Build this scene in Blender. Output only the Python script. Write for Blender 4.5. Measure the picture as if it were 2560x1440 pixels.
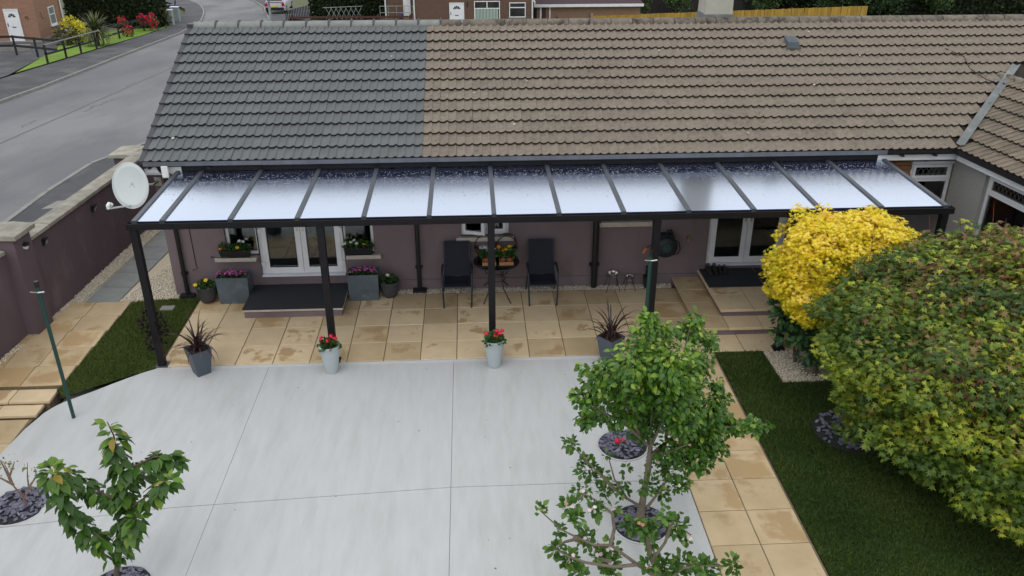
import bpy, math, random
import numpy as np
from mathutils import Matrix, Vector
random.seed(7); rng = np.random.default_rng(7)
R = math.radians
for o in list(bpy.data.objects): bpy.data.objects.remove(o)
sc = bpy.context.scene
COL = sc.collection

# ---------------------------------------------------------------- camera
CAM = Vector((0.310, -11.9703, 7.2140))
def cam_matrix(yaw, pitch, roll):
    cy, sy, cp, sp = math.cos(yaw), math.sin(yaw), math.cos(pitch), math.sin(pitch)
    f = Vector((sy*cp, cy*cp, -sp)); r = Vector((cy, -sy, 0)); u = r.cross(f)
    cr, sr = math.cos(roll), math.sin(roll)
    r2 = r*cr + u*sr; u2 = -r*sr + u*cr
    return Matrix(((r2.x, u2.x, -f.x), (r2.y, u2.y, -f.y), (r2.z, u2.z, -f.z)))
cd = bpy.data.cameras.new('camera'); cam = bpy.data.objects.new('camera', cd); COL.objects.link(cam)
cam.matrix_world = Matrix.Translation(CAM) @ cam_matrix(0.0499, 0.4602, -0.0012).to_4x4()
cd.sensor_width = 36; cd.lens = 2115.85/2560*36; cd.clip_end = 2000; cd.clip_start = .05
sc.camera = cam

# ---------------------------------------------------------------- sky, sun, exposure
w = bpy.data.worlds.new('World'); sc.world = w; w.use_nodes = True
nt = w.node_tree; bg = nt.nodes['Background']
sky = nt.nodes.new('ShaderNodeTexSky'); sky.sky_type = 'NISHITA'; sky.sun_disc = False
sky.sun_elevation = R(58); sky.sun_rotation = R(200); sky.dust_density = 6; sky.air_density = 1.2; sky.ozone_density = 1.5
hs = nt.nodes.new('ShaderNodeHueSaturation'); hs.inputs['Saturation'].default_value = .28
nt.links.new(sky.outputs[0], hs.inputs['Color'])
# the even white cloud deck of an overcast day, laid over the clear sky in every direction
cl = nt.nodes.new('ShaderNodeMix'); cl.data_type = 'RGBA'; cl.inputs[0].default_value = .8; cl.inputs[7].default_value = (10.0, 10.35, 10.8, 1)
nt.links.new(hs.outputs[0], cl.inputs[6]); nt.links.new(cl.outputs[2], bg.inputs['Color'])
bg.inputs['Strength'].default_value = .12
sl = bpy.data.lights.new('sun', 'SUN'); sl.energy = .5; sl.angle = R(50); sl.color = (1, .97, .93)
so = bpy.data.objects.new('sun', sl); COL.objects.link(so)
so.rotation_euler = (R(32), 0, R(-20))
sc.view_settings.view_transform = 'Standard'; sc.view_settings.look = 'None'
sc.view_settings.gamma = 1; sc.view_settings.use_curve_mapping = False
sc.view_settings.exposure = .06
sc.render.engine = 'CYCLES'
sc.cycles.max_bounces = 8; sc.cycles.transparent_max_bounces = 16
sc.cycles.use_denoising = True

# ---------------------------------------------------------------- materials
MATS = {}
def mat(name, c1, c2=None, scale=8, rough=.8, bump=0, bscale=60, spec=.35, metal=0, detail=5, c3=None, s3=1.3, t3=(.5, .65),
        rand=0, trans=0, stretch=(1, 1, 1), coat=0, rim=0):
    """procedural material: two tones mixed by noise (world space), optional stain tone c3, optional variation per object"""
    if name in MATS: return MATS[name]
    m = bpy.data.materials.new(name); m.use_nodes = True; MATS[name] = m
    n = m.node_tree.nodes; L = m.node_tree.links; p = n['Principled BSDF']
    p.inputs['Roughness'].default_value = rough; p.inputs['Metallic'].default_value = metal
    p.inputs['Specular IOR Level'].default_value = spec; p.inputs['Coat Weight'].default_value = coat
    geo = n.new('ShaderNodeNewGeometry'); mp = n.new('ShaderNodeVectorMath'); mp.operation = 'MULTIPLY'
    mp.inputs[1].default_value = stretch; L.new(geo.outputs['Position'], mp.inputs[0]); pos = mp.outputs[0]
    oi = n.new('ShaderNodeObjectInfo')
    if rand:
        ad = n.new('ShaderNodeVectorMath'); ad.operation = 'MULTIPLY_ADD'
        cmb = n.new('ShaderNodeCombineXYZ')
        for k in range(3): L.new(oi.outputs['Random'], cmb.inputs[k])
        L.new(cmb.outputs[0], ad.inputs[0]); ad.inputs[1].default_value = (37, 91, 53); L.new(pos, ad.inputs[2]); pos = ad.outputs[0]
    col = None
    if c2:
        nz = n.new('ShaderNodeTexNoise'); nz.inputs['Scale'].default_value = scale; nz.inputs['Detail'].default_value = detail
        L.new(pos, nz.inputs['Vector'])
        mr = n.new('ShaderNodeMapRange'); mr.inputs[1].default_value = .3; mr.inputs[2].default_value = .7
        L.new(nz.outputs[0], mr.inputs[0])
        mx = n.new('ShaderNodeMix'); mx.data_type = 'RGBA'; L.new(mr.outputs[0], mx.inputs[0])
        mx.inputs[6].default_value = (*c1, 1); mx.inputs[7].default_value = (*c2, 1); col = mx.outputs[2]
    else: p.inputs['Base Color'].default_value = (*c1, 1)
    if c3:
        nz = n.new('ShaderNodeTexNoise'); nz.inputs['Scale'].default_value = s3; nz.inputs['Detail'].default_value = 6; nz.inputs['Roughness'].default_value = .62
        L.new(pos, nz.inputs['Vector'])
        mr = n.new('ShaderNodeMapRange'); mr.inputs[1].default_value = t3[0]; mr.inputs[2].default_value = t3[1]
        val = nz.outputs[0]
        if rim:   # stains stop short of the slab's edges
            tc = n.new('ShaderNodeTexCoord'); ab = n.new('ShaderNodeVectorMath'); ab.operation = 'ABSOLUTE'; L.new(tc.outputs['Object'], ab.inputs[0])
            sx = n.new('ShaderNodeSeparateXYZ'); L.new(ab.outputs[0], sx.inputs[0]); mm = n.new('ShaderNodeMath'); mm.operation = 'MAXIMUM'
            L.new(sx.outputs[0], mm.inputs[0]); L.new(sx.outputs[1], mm.inputs[1])
            er = n.new('ShaderNodeMapRange'); er.inputs[1].default_value = .2; er.inputs[2].default_value = .3; er.inputs[3].default_value = 0; er.inputs[4].default_value = rim
            L.new(mm.outputs[0], er.inputs[0]); sb = n.new('ShaderNodeMath'); sb.operation = 'SUBTRACT'; L.new(val, sb.inputs[0]); L.new(er.outputs[0], sb.inputs[1]); val = sb.outputs[0]
            wet = n.new('ShaderNodeMapRange'); wet.inputs[3].default_value = -.11; wet.inputs[4].default_value = .09; L.new(oi.outputs['Random'], wet.inputs[0])
            a2 = n.new('ShaderNodeMath'); L.new(val, a2.inputs[0]); L.new(wet.outputs[0], a2.inputs[1]); val = a2.outputs[0]
        L.new(val, mr.inputs[0])
        mx = n.new('ShaderNodeMix'); mx.data_type = 'RGBA'; L.new(mr.outputs[0], mx.inputs[0])
        if col: L.new(col, mx.inputs[6])
        else: mx.inputs[6].default_value = (*c1, 1)
        mx.inputs[7].default_value = (*c3, 1); col = mx.outputs[2]
        m['stain'] = 1
    if rand:
        hv = n.new('ShaderNodeHueSaturation'); mr = n.new('ShaderNodeMapRange')
        mr.inputs[3].default_value = 1-rand; mr.inputs[4].default_value = 1+rand
        L.new(oi.outputs['Random'], mr.inputs[0]); L.new(mr.outputs[0], hv.inputs['Value'])
        if col: L.new(col, hv.inputs['Color'])
        else: hv.inputs['Color'].default_value = (*c1, 1)
        col = hv.outputs[0]
    if col: L.new(col, p.inputs['Base Color'])
    if bump:
        nz = n.new('ShaderNodeTexNoise'); nz.inputs['Scale'].default_value = bscale; nz.inputs['Detail'].default_value = 4
        L.new(pos, nz.inputs['Vector']); b = n.new('ShaderNodeBump'); b.inputs['Strength'].default_value = bump; b.inputs['Distance'].default_value = .02
        L.new(nz.outputs[0], b.inputs['Height']); L.new(b.outputs[0], p.inputs['Normal'])
    return m

def leaf_mat(name, ramp, rough=.45, tr=.3, spec=.4):
    """leaf colours by the per-leaf 'tint' stored in the mesh, with a little light through the blade"""
    if name in MATS: return MATS[name]
    m = bpy.data.materials.new(name); m.use_nodes = True; MATS[name] = m
    n = m.node_tree.nodes; L = m.node_tree.links; p = n['Principled BSDF']; out = n['Material Output']
    p.inputs['Roughness'].default_value = rough; p.inputs['Specular IOR Level'].default_value = spec
    at = n.new('ShaderNodeAttribute'); at.attribute_name = 'tint'
    cr = n.new('ShaderNodeValToRGB'); el = cr.color_ramp.elements
    while len(el) < len(ramp): el.new(.5)
    for e, (t, c) in zip(el, ramp): e.position = t; e.color = (*c, 1)
    L.new(at.outputs['Fac'], cr.inputs[0]); L.new(cr.outputs[0], p.inputs['Base Color'])
    t = n.new('ShaderNodeBsdfTranslucent'); L.new(cr.outputs[0], t.inputs[0])
    mx = n.new('ShaderNodeMixShader'); mx.inputs[0].default_value = tr
    L.new(p.outputs[0], mx.inputs[1]); L.new(t.outputs[0], mx.inputs[2]); L.new(mx.outputs[0], out.inputs[0])
    return m

def brick_mat(name, c1, c2, mortar, axis='xz', bw=.225, bh=.075):
    if name in MATS: return MATS[name]
    m = bpy.data.materials.new(name); m.use_nodes = True; MATS[name] = m
    n = m.node_tree.nodes; L = m.node_tree.links; p = n['Principled BSDF']; p.inputs['Roughness'].default_value = .9
    geo = n.new('ShaderNodeNewGeometry'); sp = n.new('ShaderNodeSeparateXYZ'); L.new(geo.outputs['Position'], sp.inputs[0])
    ad = n.new('ShaderNodeMath'); L.new(sp.outputs[0], ad.inputs[0]); L.new(sp.outputs[1], ad.inputs[1])
    cb = n.new('ShaderNodeCombineXYZ'); L.new(ad.outputs[0], cb.inputs[0]); L.new(sp.outputs[2], cb.inputs[1])
    b = n.new('ShaderNodeTexBrick'); L.new(cb.outputs[0], b.inputs['Vector'])
    b.inputs['Scale'].default_value = 1; b.inputs['Brick Width'].default_value = bw; b.inputs['Row Height'].default_value = bh
    b.inputs['Mortar Size'].default_value = .006
    b.inputs['Color1'].default_value = (*c1, 1); b.inputs['Color2'].default_value = (*c2, 1); b.inputs['Mortar'].default_value = (*mortar, 1)
    L.new(b.outputs[0], p.inputs['Base Color'])
    bp = n.new('ShaderNodeBump'); bp.inputs['Strength'].default_value = .5; bp.inputs['Distance'].default_value = .01
    iv = n.new('ShaderNodeMath'); iv.operation = 'SUBTRACT'; iv.inputs[0].default_value = 1; L.new(b.outputs['Fac'], iv.inputs[1])
    L.new(iv.outputs[0], bp.inputs['Height']); L.new(bp.outputs[0], p.inputs['Normal'])
    return m

def glass_mat(name, tint=(.75, .8, .8), ior=1.7, rough=.01):
    if name in MATS: return MATS[name]
    m = bpy.data.materials.new(name); m.use_nodes = True; MATS[name] = m
    n = m.node_tree.nodes; L = m.node_tree.links; out = n['Material Output']; n.remove(n['Principled BSDF'])
    t = n.new('ShaderNodeBsdfTransparent'); t.inputs[0].default_value = (*tint, 1)
    g = n.new('ShaderNodeBsdfGlossy'); g.inputs['Roughness'].default_value = rough
    f = n.new('ShaderNodeFresnel'); f.inputs[0].default_value = ior
    mx = n.new('ShaderNodeMixShader'); L.new(f.outputs[0], mx.inputs[0]); L.new(t.outputs[0], mx.inputs[1]); L.new(g.outputs[0], mx.inputs[2])
    L.new(mx.outputs[0], out.inputs[0]); return m

def panel_mat():
    """polycarbonate roof sheet: blue-grey translucent body under a hard glossy skin, fluted, with rain drops standing on it"""
    m = bpy.data.materials.new('polycarbonate'); m.use_nodes = True
    n = m.node_tree.nodes; L = m.node_tree.links; out = n['Material Output']; n.remove(n['Principled BSDF'])
    geo = n.new('ShaderNodeNewGeometry')
    vo = n.new('ShaderNodeTexVoronoi'); vo.inputs['Scale'].default_value = 34; vo.inputs['Randomness'].default_value = 1
    L.new(geo.outputs['Position'], vo.inputs['Vector'])
    rnd = n.new('ShaderNodeTexNoise'); rnd.inputs['Scale'].default_value = 3.5; rnd.inputs['Detail'].default_value = 4; L.new(geo.outputs['Position'], rnd.inputs['Vector'])
    th = n.new('ShaderNodeMapRange'); th.inputs[1].default_value = .4; th.inputs[2].default_value = .68; th.inputs[3].default_value = .1; th.inputs[4].default_value = .36
    L.new(rnd.outputs[0], th.inputs[0])
    sub = n.new('ShaderNodeMath'); sub.operation = 'SUBTRACT'; L.new(th.outputs[0], sub.inputs[0]); L.new(vo.outputs['Distance'], sub.inputs[1])
    mxx = n.new('ShaderNodeMath'); mxx.operation = 'MAXIMUM'; L.new(sub.outputs[0], mxx.inputs[0]); mxx.inputs[1].default_value = 0
    bp = n.new('ShaderNodeBump'); bp.inputs['Strength'].default_value = .0; bp.inputs['Distance'].default_value = .02; L.new(mxx.outputs[0], bp.inputs['Height'])
    wv = n.new('ShaderNodeTexWave'); wv.wave_type = 'BANDS'; wv.bands_direction = 'X'; wv.inputs['Scale'].default_value = 9.5; wv.inputs['Distortion'].default_value = 0
    L.new(geo.outputs['Position'], wv.inputs['Vector'])
    bp2 = n.new('ShaderNodeBump'); bp2.inputs['Strength'].default_value = .006; bp2.inputs['Distance'].default_value = .01
    L.new(wv.outputs['Fac'], bp2.inputs['Height']); L.new(bp.outputs[0], bp2.inputs['Normal'])
    t = n.new('ShaderNodeBsdfTransparent'); t.inputs[0].default_value = (.62, .68, .78, 1)
    d = n.new('ShaderNodeBsdfDiffuse'); d.inputs[0].default_value = (.06, .085, .24, 1)
    mx0 = n.new('ShaderNodeMixShader'); mx0.inputs[0].default_value = .5; L.new(t.outputs[0], mx0.inputs[1]); L.new(d.outputs[0], mx0.inputs[2])
    g = n.new('ShaderNodeBsdfGlossy'); g.inputs['Roughness'].default_value = .15; g.inputs[0].default_value = (.82, .89, 1, 1); L.new(bp2.outputs[0], g.inputs['Normal'])
    lw = n.new('ShaderNodeLayerWeight'); lw.inputs['Blend'].default_value = .5; L.new(bp2.outputs[0], lw.inputs['Normal'])
    f = n.new('ShaderNodeMapRange'); f.inputs[1].default_value = .25; f.inputs[2].default_value = .66; f.inputs[3].default_value = .2; f.inputs[4].default_value = .83; L.new(lw.outputs['Facing'], f.inputs[0])
    mx = n.new('ShaderNodeMixShader'); L.new(f.outputs[0], mx.inputs[0]); L.new(mx0.outputs[0], mx.inputs[1]); L.new(g.outputs[0], mx.inputs[2])
    L.new(mx.outputs[0], out.inputs[0]); MATS['polycarbonate'] = m; return m

# ---------------------------------------------------------------- object helpers
OFF = {}
def off(o): return OFF.get(o.name, Vector((0, 0, 0))) if o else Vector((0, 0, 0))
def props(o, label=None, cat=None, group=None, kind=None):
    if label: o['label'] = label
    if cat: o['category'] = cat
    if group: o['group'] = group
    if kind: o['kind'] = kind
    return o
def thing(name, label, cat, loc, group=None):
    o = bpy.data.objects.new(name, None); o.empty_display_size = .2; COL.objects.link(o); o.location = loc
    OFF[o.name] = Vector(loc); return props(o, label, cat, group)
def link(name, me, parent=None, label=None, kind=None):
    o = bpy.data.objects.new(name, me); COL.objects.link(o)
    if parent: o.parent = parent
    OFF[o.name] = off(parent)
    return props(o, label, None, None, kind)
def inst(name, me, parent, M, label=None):
    """another piece sharing mesh data, placed by a world matrix"""
    o = bpy.data.objects.new(name, me); COL.objects.link(o); o.parent = parent
    o.matrix_local = Matrix.Translation(-off(parent)) @ M
    return o
def np_mesh(name, V, F, material, tint=None, smooth=False):
    """fast mesh from arrays; F is (n,k)"""
    me = bpy.data.meshes.new(name); V = np.ascontiguousarray(V, np.float32); F = np.ascontiguousarray(F, np.int32)
    me.vertices.add(len(V)); me.vertices.foreach_set('co', V.ravel())
    me.loops.add(F.size); me.loops.foreach_set('vertex_index', F.ravel())
    me.polygons.add(len(F)); me.polygons.foreach_set('loop_start', np.arange(len(F), dtype=np.int32)*F.shape[1])
    if smooth: me.polygons.foreach_set('use_smooth', np.ones(len(F), bool))
    me.update(calc_edges=True)
    if tint is not None:
        a = me.attributes.new('tint', 'FLOAT', 'POINT'); a.data.foreach_set('value', np.ascontiguousarray(tint, np.float32))
    for mm in (material if isinstance(material, (list, tuple)) else [material]): me.materials.append(mm)
    return me

class MB:
    def __init__(s): s.v = []; s.f = []; s.m = []; s.sm = []
    def add(s, vs, fs, mi=0, smooth=False):
        b = len(s.v); s.v += [tuple(v) for v in vs]
        for f in fs: s.f.append([b+i for i in f]); s.m.append(mi); s.sm.append(smooth)
        return s
    def box(s, x0, x1, y0, y1, z0, z1, mi=0):
        vs = [(x, y, z) for z in (z0, z1) for y in (y0, y1) for x in (x0, x1)]
        return s.add(vs, [(0, 2, 3, 1), (4, 5, 7, 6), (0, 1, 5, 4), (2, 6, 7, 3), (0, 4, 6, 2), (1, 3, 7, 5)], mi)
    def obox(s, c, ax, ay, az, hx, hy, hz, mi=0):
        c = Vector(c); ax, ay, az = Vector(ax)*hx, Vector(ay)*hy, Vector(az)*hz
        vs = [c+ax*i+ay*j+az*k for k in (-1, 1) for j in (-1, 1) for i in (-1, 1)]
        return s.add(vs, [(0, 2, 3, 1), (4, 5, 7, 6), (0, 1, 5, 4), (2, 6, 7, 3), (0, 4, 6, 2), (1, 3, 7, 5)], mi)
    def bar(s, a, b, wx, wz, up=(0, 0, 1), mi=0):
        a, b = Vector(a), Vector(b); d = (b-a); l = d.length; d.normalize(); u = Vector(up)
        x = d.cross(u)
        if x.length < 1e-4: x = d.cross(Vector((0, 1, 0)))
        x.normalize(); z = x.cross(d)
        return s.obox((a+b)/2, d, x, z, l/2, wx/2, wz/2, mi)
    def quad(s, a, b, c, d, mi=0): return s.add([a, b, c, d], [(0, 1, 2, 3)], mi)
    def prism(s, poly, z0, z1, mi=0):
        n = len(poly); vs = [(x, y, z0) for x, y in poly]+[(x, y, z1) for x, y in poly]
        return s.add(vs, [tuple(range(n-1, -1, -1)), tuple(range(n, 2*n))]+[(i, (i+1) % n, n+(i+1) % n, n+i) for i in range(n)], mi)
    def frustum(s, c, w0, d0, w1, d1, z0, z1, rot=0, mi=0, cap=True):
        cr, sr = math.cos(rot), math.sin(rot)
        def ring(w, d, z): return [(c[0]+x*cr-y*sr, c[1]+x*sr+y*cr, z) for x, y in ((-w/2, -d/2), (w/2, -d/2), (w/2, d/2), (-w/2, d/2))]
        vs = ring(w0, d0, z0)+ring(w1, d1, z1)
        fs = [(3, 2, 1, 0)]+[(i, (i+1) % 4, 4+(i+1) % 4, 4+i) for i in range(4)]
        if cap: fs.append((4, 5, 6, 7))
        return s.add(vs, fs, mi)
    def tube(s, pts, rad, n=8, mi=0, cap=True, smooth=True):
        P = [Vector(p) for p in pts]; rs = rad if isinstance(rad, (list, tuple)) else [rad]*len(P); vs = []; prev = None
        for i, p in enumerate(P):
            d = (P[min(i+1, len(P)-1)]-P[max(i-1, 0)]).normalized()
            if prev is None: x = d.orthogonal().normalized()
            else:
                x = prev-d*prev.dot(d); x = x.normalized() if x.length > 1e-5 else d.orthogonal().normalized()
            prev = x; y = d.cross(x)
            for k in range(n):
                a = 2*math.pi*k/n; vs.append(p+(x*math.cos(a)+y*math.sin(a))*rs[i])
        fs = [(i*n+k, i*n+(k+1) % n, (i+1)*n+(k+1) % n, (i+1)*n+k) for i in range(len(P)-1) for k in range(n)]
        s.add(vs, fs, mi, smooth)
        if cap: s.add(vs[:n], [tuple(range(n-1, -1, -1))], mi); s.add(vs[-n:], [tuple(range(n))], mi)
        return s
    def lathe(s, prof, c, n=20, mi=0, smooth=True, sx=1, sy=1, sq=0, rot=0):
        vs = []
        for r, z in prof:
            for k in range(n):
                a = 2*math.pi*k/n+rot; q = 1
                if sq: q = (abs(math.cos(2*(a-rot)))**.5*.0+1)/max(abs(math.cos(a-rot)), abs(math.sin(a-rot)))**sq
                vs.append((c[0]+math.cos(a)*r*sx*q, c[1]+math.sin(a)*r*sy*q, c[2]+z))
        fs = [(i*n+k, i*n+(k+1) % n, (i+1)*n+(k+1) % n, (i+1)*n+k) for i in range(len(prof)-1) for k in range(n)]
        return s.add(vs, fs, mi, smooth)
    def disc(s, c, r, n=20, mi=0): return s.add([(c[0]+math.cos(2*math.pi*k/n)*r, c[1]+math.sin(2*math.pi*k/n)*r, c[2]) for k in range(n)], [tuple(range(n))], mi)
    def xf(s, M, start=0):
        for i in range(start, len(s.v)): s.v[i] = tuple(M @ Vector(s.v[i]))
        return s
    def mesh(s, name, mats, o=Vector((0, 0, 0))):
        me = bpy.data.meshes.new(name); me.from_pydata([(v[0]-o.x, v[1]-o.y, v[2]-o.z) for v in s.v], [], s.f)
        me.polygons.foreach_set('material_index', s.m); me.polygons.foreach_set('use_smooth', s.sm)
        for mm in (mats if isinstance(mats, (list, tuple)) else [mats]): me.materials.append(mm)
        me.update()
        if any(s.sm): me.set_sharp_from_angle(angle=R(45))
        return me
    def build(s, name, mats, parent=None, label=None, kind=None, bevel=0):
        o = link(name, s.mesh(name, mats, off(parent)), parent, label, kind)
        if bevel:
            b = o.modifiers.new('bevel', 'BEVEL'); b.width = bevel; b.segments = 2; b.limit_method = 'ANGLE'; b.angle_limit = R(40)
        return o
def solo(mb, name, mats, label, cat, loc, group=None, bevel=0):
    o = mb.build(name, mats, None, None, None, bevel); o.data.transform(Matrix.Translation(-Vector(loc))); o.location = loc
    OFF[o.name] = Vector(loc); return props(o, label, cat, group)

# ---------------------------------------------------------------- leaves
def T_oval(wd=.24, fold=.06, droop=.12):
    v = [(0, 0, 0), (-wd, .35, fold), (0, .35, 0), (wd, .35, fold), (-wd*.85, .68, fold-droop*.3), (0, .68, -droop*.35), (wd*.85, .68, fold-droop*.3), (0, 1, -droop)]
    return np.array(v), [(0, 2, 1), (0, 3, 2), (1, 2, 5, 4), (2, 3, 6, 5), (4, 5, 7), (5, 6, 7)]
def T_acer():
    v = [(0, .3, .02)]; tips = [(-.95, .12), (-.62, .72), (0, 1.0), (.62, .72), (.95, .12)]
    notch = [(-.3, .12), (-.36, .40), (-.17, .55), (.17, .55), (.36, .40), (.3, .12)]
    ring = [(0, 0)]
    ring = [(-.0, .02)]
    for i in range(5): ring += [notch[i], tips[i]]
    ring += [notch[5]]
    v = [(0, .3, .03)]+[(x*.62, y, -.14*(x*x+max(0, y-.4)**2)) for x, y in ring]
    n = len(ring); return np.array(v), [(0, 1+(i+1) % n, 1+i) for i in range(n)]
def T_card():
    return np.array([(-.5, 0, 0), (.5, 0, 0), (.35, 1, .05), (-.35, .9, -.05)]), [(0, 1, 2, 3)]
def tri(F):
    out = []
    for f in F: out += [f] if len(f) == 3 else [(f[0], f[1], f[2]), (f[0], f[2], f[3])]
    return np.array(out)
def frames(D, N):
    D = D/np.linalg.norm(D, axis=1, keepdims=True); X = np.cross(D, N); X /= np.linalg.norm(X, axis=1, keepdims=True)+1e-9
    Z = np.cross(X, D); return np.stack([X, D, Z], 2)
def place(Tm, P, Fr, S):
    V, F = Tm; F = tri(F); n = len(P); k = len(V)
    W = np.einsum('nij,kj->nki', Fr, V)*S[:, None, None]+P[:, None, :]
    return W.reshape(-1, 3), (F[None]+np.arange(n)[:, None, None]*k).reshape(-1, 3), k
def leaves(root, Tm, P, D, N, S, tint, material, n_ind=300, name='leaf', rest='foliage', smooth=True):
    """nearest leaves as parts of their own, the rest joined"""
    P, D, N, S, tint = map(np.asarray, (P, D, N, S, tint)); Fr = frames(D, N); o = np.array(off(root))
    order = np.argsort(np.linalg.norm(P-np.array(CAM), axis=1)); ind = order[:n_ind]; oth = order[n_ind:]
    if n_ind:
        levels = 8; V, F = Tm; F = tri(F); ms = []
        for q in range(levels): ms.append(np_mesh(name, V, F, material, np.full(len(V), (q+.5)/levels), smooth))
        for i in ind:
            ob = bpy.data.objects.new(name, ms[min(levels-1, int(tint[i]*levels))]); COL.objects.link(ob); ob.parent = root
            M = Matrix.Identity(4)
            for a in range(3):
                for b in range(3): M[a][b] = Fr[i, a, b]*S[i]
                M[a][3] = P[i, a]-o[a]
            ob.matrix_local = M
    if len(oth):
        W, F, k = place(Tm, P[oth], Fr[oth], S[oth])
        ob = link(rest, np_mesh(rest, W-o, F, material, np.repeat(tint[oth], k), smooth), root)
        if n_ind: ob['kind'] = 'stuff'
def rand_dirs(n):
    d = rng.normal(size=(n, 3)); return d/np.linalg.norm(d, axis=1, keepdims=True)
def clump_leaves(cl, dens, rough=.5):
    """leaf seats on and in a set of clumps (x,y,z,r); returns points and outward directions"""
    P, O, Ri = [], [], []
    for x, y, z, r in cl:
        n = max(3, int(dens*r*r)); d = rand_dirs(n); rr = r*rng.uniform(rough, 1.12, (n, 1))
        P.append(np.array((x, y, z))+d*rr*np.array((1, 1, .95))); O.append(d)
    return np.concatenate(P), np.concatenate(O)
def branches(root, paths, r0, r1, material, name='branch', n=6):
    for p in paths:
        m = len(p); MB().tube(p, [r0+(r1-r0)*i/(m-1) for i in range(m)], n).build(name, material, root)

def H(y): return 0.0 if y < 3 else -.068*(y-3)
def Hn(y): return np.where(y < 3, 0, -.068*(y-3))
# ================================================================ MATERIALS IN USE
RENDER = mat('purple_render', (.195, .151, .16), (.162, .123, .132), 1.3, .9, .3, 120, c3=(.133, .102, .108), s3=2.6, t3=(.56, .8), stretch=(1, 1, .45), detail=8)
WALLR = mat('dark_purple_render', (.135, .097, .111), (.105, .075, .088), 1.2, .9, .3, 120, c3=(.17, .135, .14), s3=2.2, t3=(.56, .78), stretch=(1, 1, .5), detail=8)
BLACK = mat('black_aluminium', (.008, .0075, .009), (.012, .011, .013), 6, .5, spec=.22)
GREYAL = mat('grey_aluminium', (.055, .062, .074), (.07, .077, .09), 8, .4, spec=.4)
GUARD = mat('gutter_guard_metal', (.12, .13, .15), (.085, .093, .11), 2, .35, spec=.5, stretch=(3, 1, 1))
PLASTIC = mat('black_plastic', (.012, .012, .014), (.018, .018, .02), 9, .4)
UPVC = mat('white_upvc', (.78, .79, .80), (.7, .71, .73), 3, .3)
WHITE = mat('white_board', (.74, .76, .77), (.62, .64, .66), 4, .45)
SILL = mat('stone_sill', (.52, .47, .40), (.40, .36, .30), 12, .85, .15, 90)
COPING = mat('coping_stone_face', (.36, .335, .28), (.25, .235, .195), 5, .9, .3, 70, c3=(.20, .19, .15), s3=3, t3=(.5, .72), rand=.1)
SLAB = mat('buff_sandstone', (.66, .525, .335), (.58, .45, .28), 3.5, .62, .12, 45, c3=(.42, .285, .15), s3=2.1, t3=(.54, .6), rand=.09, rim=.15)
SLAB2 = mat('buff_sandstone_damp', (.56, .435, .27), (.46, .345, .195), 2.5, .5, .12, 45, c3=(.40, .275, .14), s3=1.6, t3=(.48, .57), rand=.12, rim=.12)
GREYSLAB = mat('grey_path_slab', (.25, .265, .255), (.205, .22, .21), 5, .7, .1, 60, rand=.06)
MORTAR = mat('joint_sand', (.20, .155, .10), (.12, .09, .06), 25, .95)
CONC = mat('brushed_concrete', (.49, .50, .496), (.45, .46, .456), 3.5, .82, .2, 200, c3=(.385, .39, .382), s3=1.3, t3=(.5, .85), stretch=(2.6, .5, 1), detail=12)
GRAVEL = leaf_mat('pale_gravel', [(0, (.44, .37, .27)), (.5, (.68, .61, .49)), (1, (.84, .80, .71))], .8, 0, .2)
GBED = mat('gravel_bed', (.56, .49, .38), (.44, .375, .28), 40, .95)
TURF = leaf_mat('grass_blade', [(0, (.022, .040, .007)), (.5, (.048, .082, .014)), (1, (.10, .135, .03))], .6, .1, .2)
TURFB = mat('turf_backing', (.016, .034, .008), (.026, .05, .012), 3, .9)
SLATE = mat('slate_plate', (.155, .15, .20), (.105, .10, .14), 30, .55, .1, 80, rand=.35)
SLATEB = mat('slate_bed_soil', (.03, .03, .038), (.02, .02, .026), 30, .9)
TARMAC = mat('road_tarmac', (.165, .166, .175), (.125, .126, .134), .3, .9, .3, 160, c3=(.205, .202, .203), s3=.13, t3=(.45, .62), stretch=(1.6, .6, 1), detail=8)
PATHT = mat('footpath_tarmac', (.085, .085, .092), (.062, .062, .068), .8, .92, .3, 140, c3=(.12, .115, .115), s3=.5, t3=(.5, .65))
KERB = mat('kerb_concrete', (.27, .26, .245), (.2, .195, .185), 3, .9, .2, 60)
LAWN = mat('lawn_grass', (.12, .22, .022), (.17, .27, .03), 1.5, .9, .6, 40)
GTILE = mat('grey_tile_face', (.136, .146, .146), (.113, .122, .122), 3, .85, .2, 160, rand=.04)
GNOSE = mat('grey_tile_nose', (.03, .03, .032), (.022, .022, .024), 9, .9)  # near-black edge: shade of the gap between courses painted in, with wet dirt
BTILE = mat('brown_tile_face', (.225, .187, .15), (.18, .149, .12), 9, .9, .4, 90, c3=(.115, .092, .073), s3=11, t3=(.53, .74), rand=.085)
BNOSE = mat('brown_tile_nose', (.035, .026, .02), (.022, .017, .014), 9, .95)  # dark nose colour carries the overlap shade under each brown course, plus dirt
RIDGEG = mat('grey_ridge_tile', (.24, .25, .24), (.18, .19, .18), 6, .9, .2, 90, rand=.06)
RIDGEB = mat('brown_ridge_tile', (.20, .17, .14), (.12, .105, .085), 6, .95, .3, 60, c3=(.045, .042, .035), s3=5, t3=(.5, .68), rand=.12)
LEAD = mat('lead_flashing', (.155, .17, .17), (.115, .125, .125), 6, .55, .2, 20, c3=(.21, .22, .21), s3=3)
ROOM = mat('dim_room', (.025, .026, .028), (.02, .02, .021), 2, .9)
ROOMF = mat('dim_room_floor', (.12, .115, .11), (.09, .085, .08), 2, .5)
GLASS = glass_mat('window_glass', (.72, .78, .8), 1.95)
MATTE = mat('charcoal_matting', (.045, .046, .054), (.032, .033, .04), 60, .95, .8, 220)
SOIL = mat('potting_soil', (.025, .018, .012), (.04, .03, .02), 40, .95, .5, 60)
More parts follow.
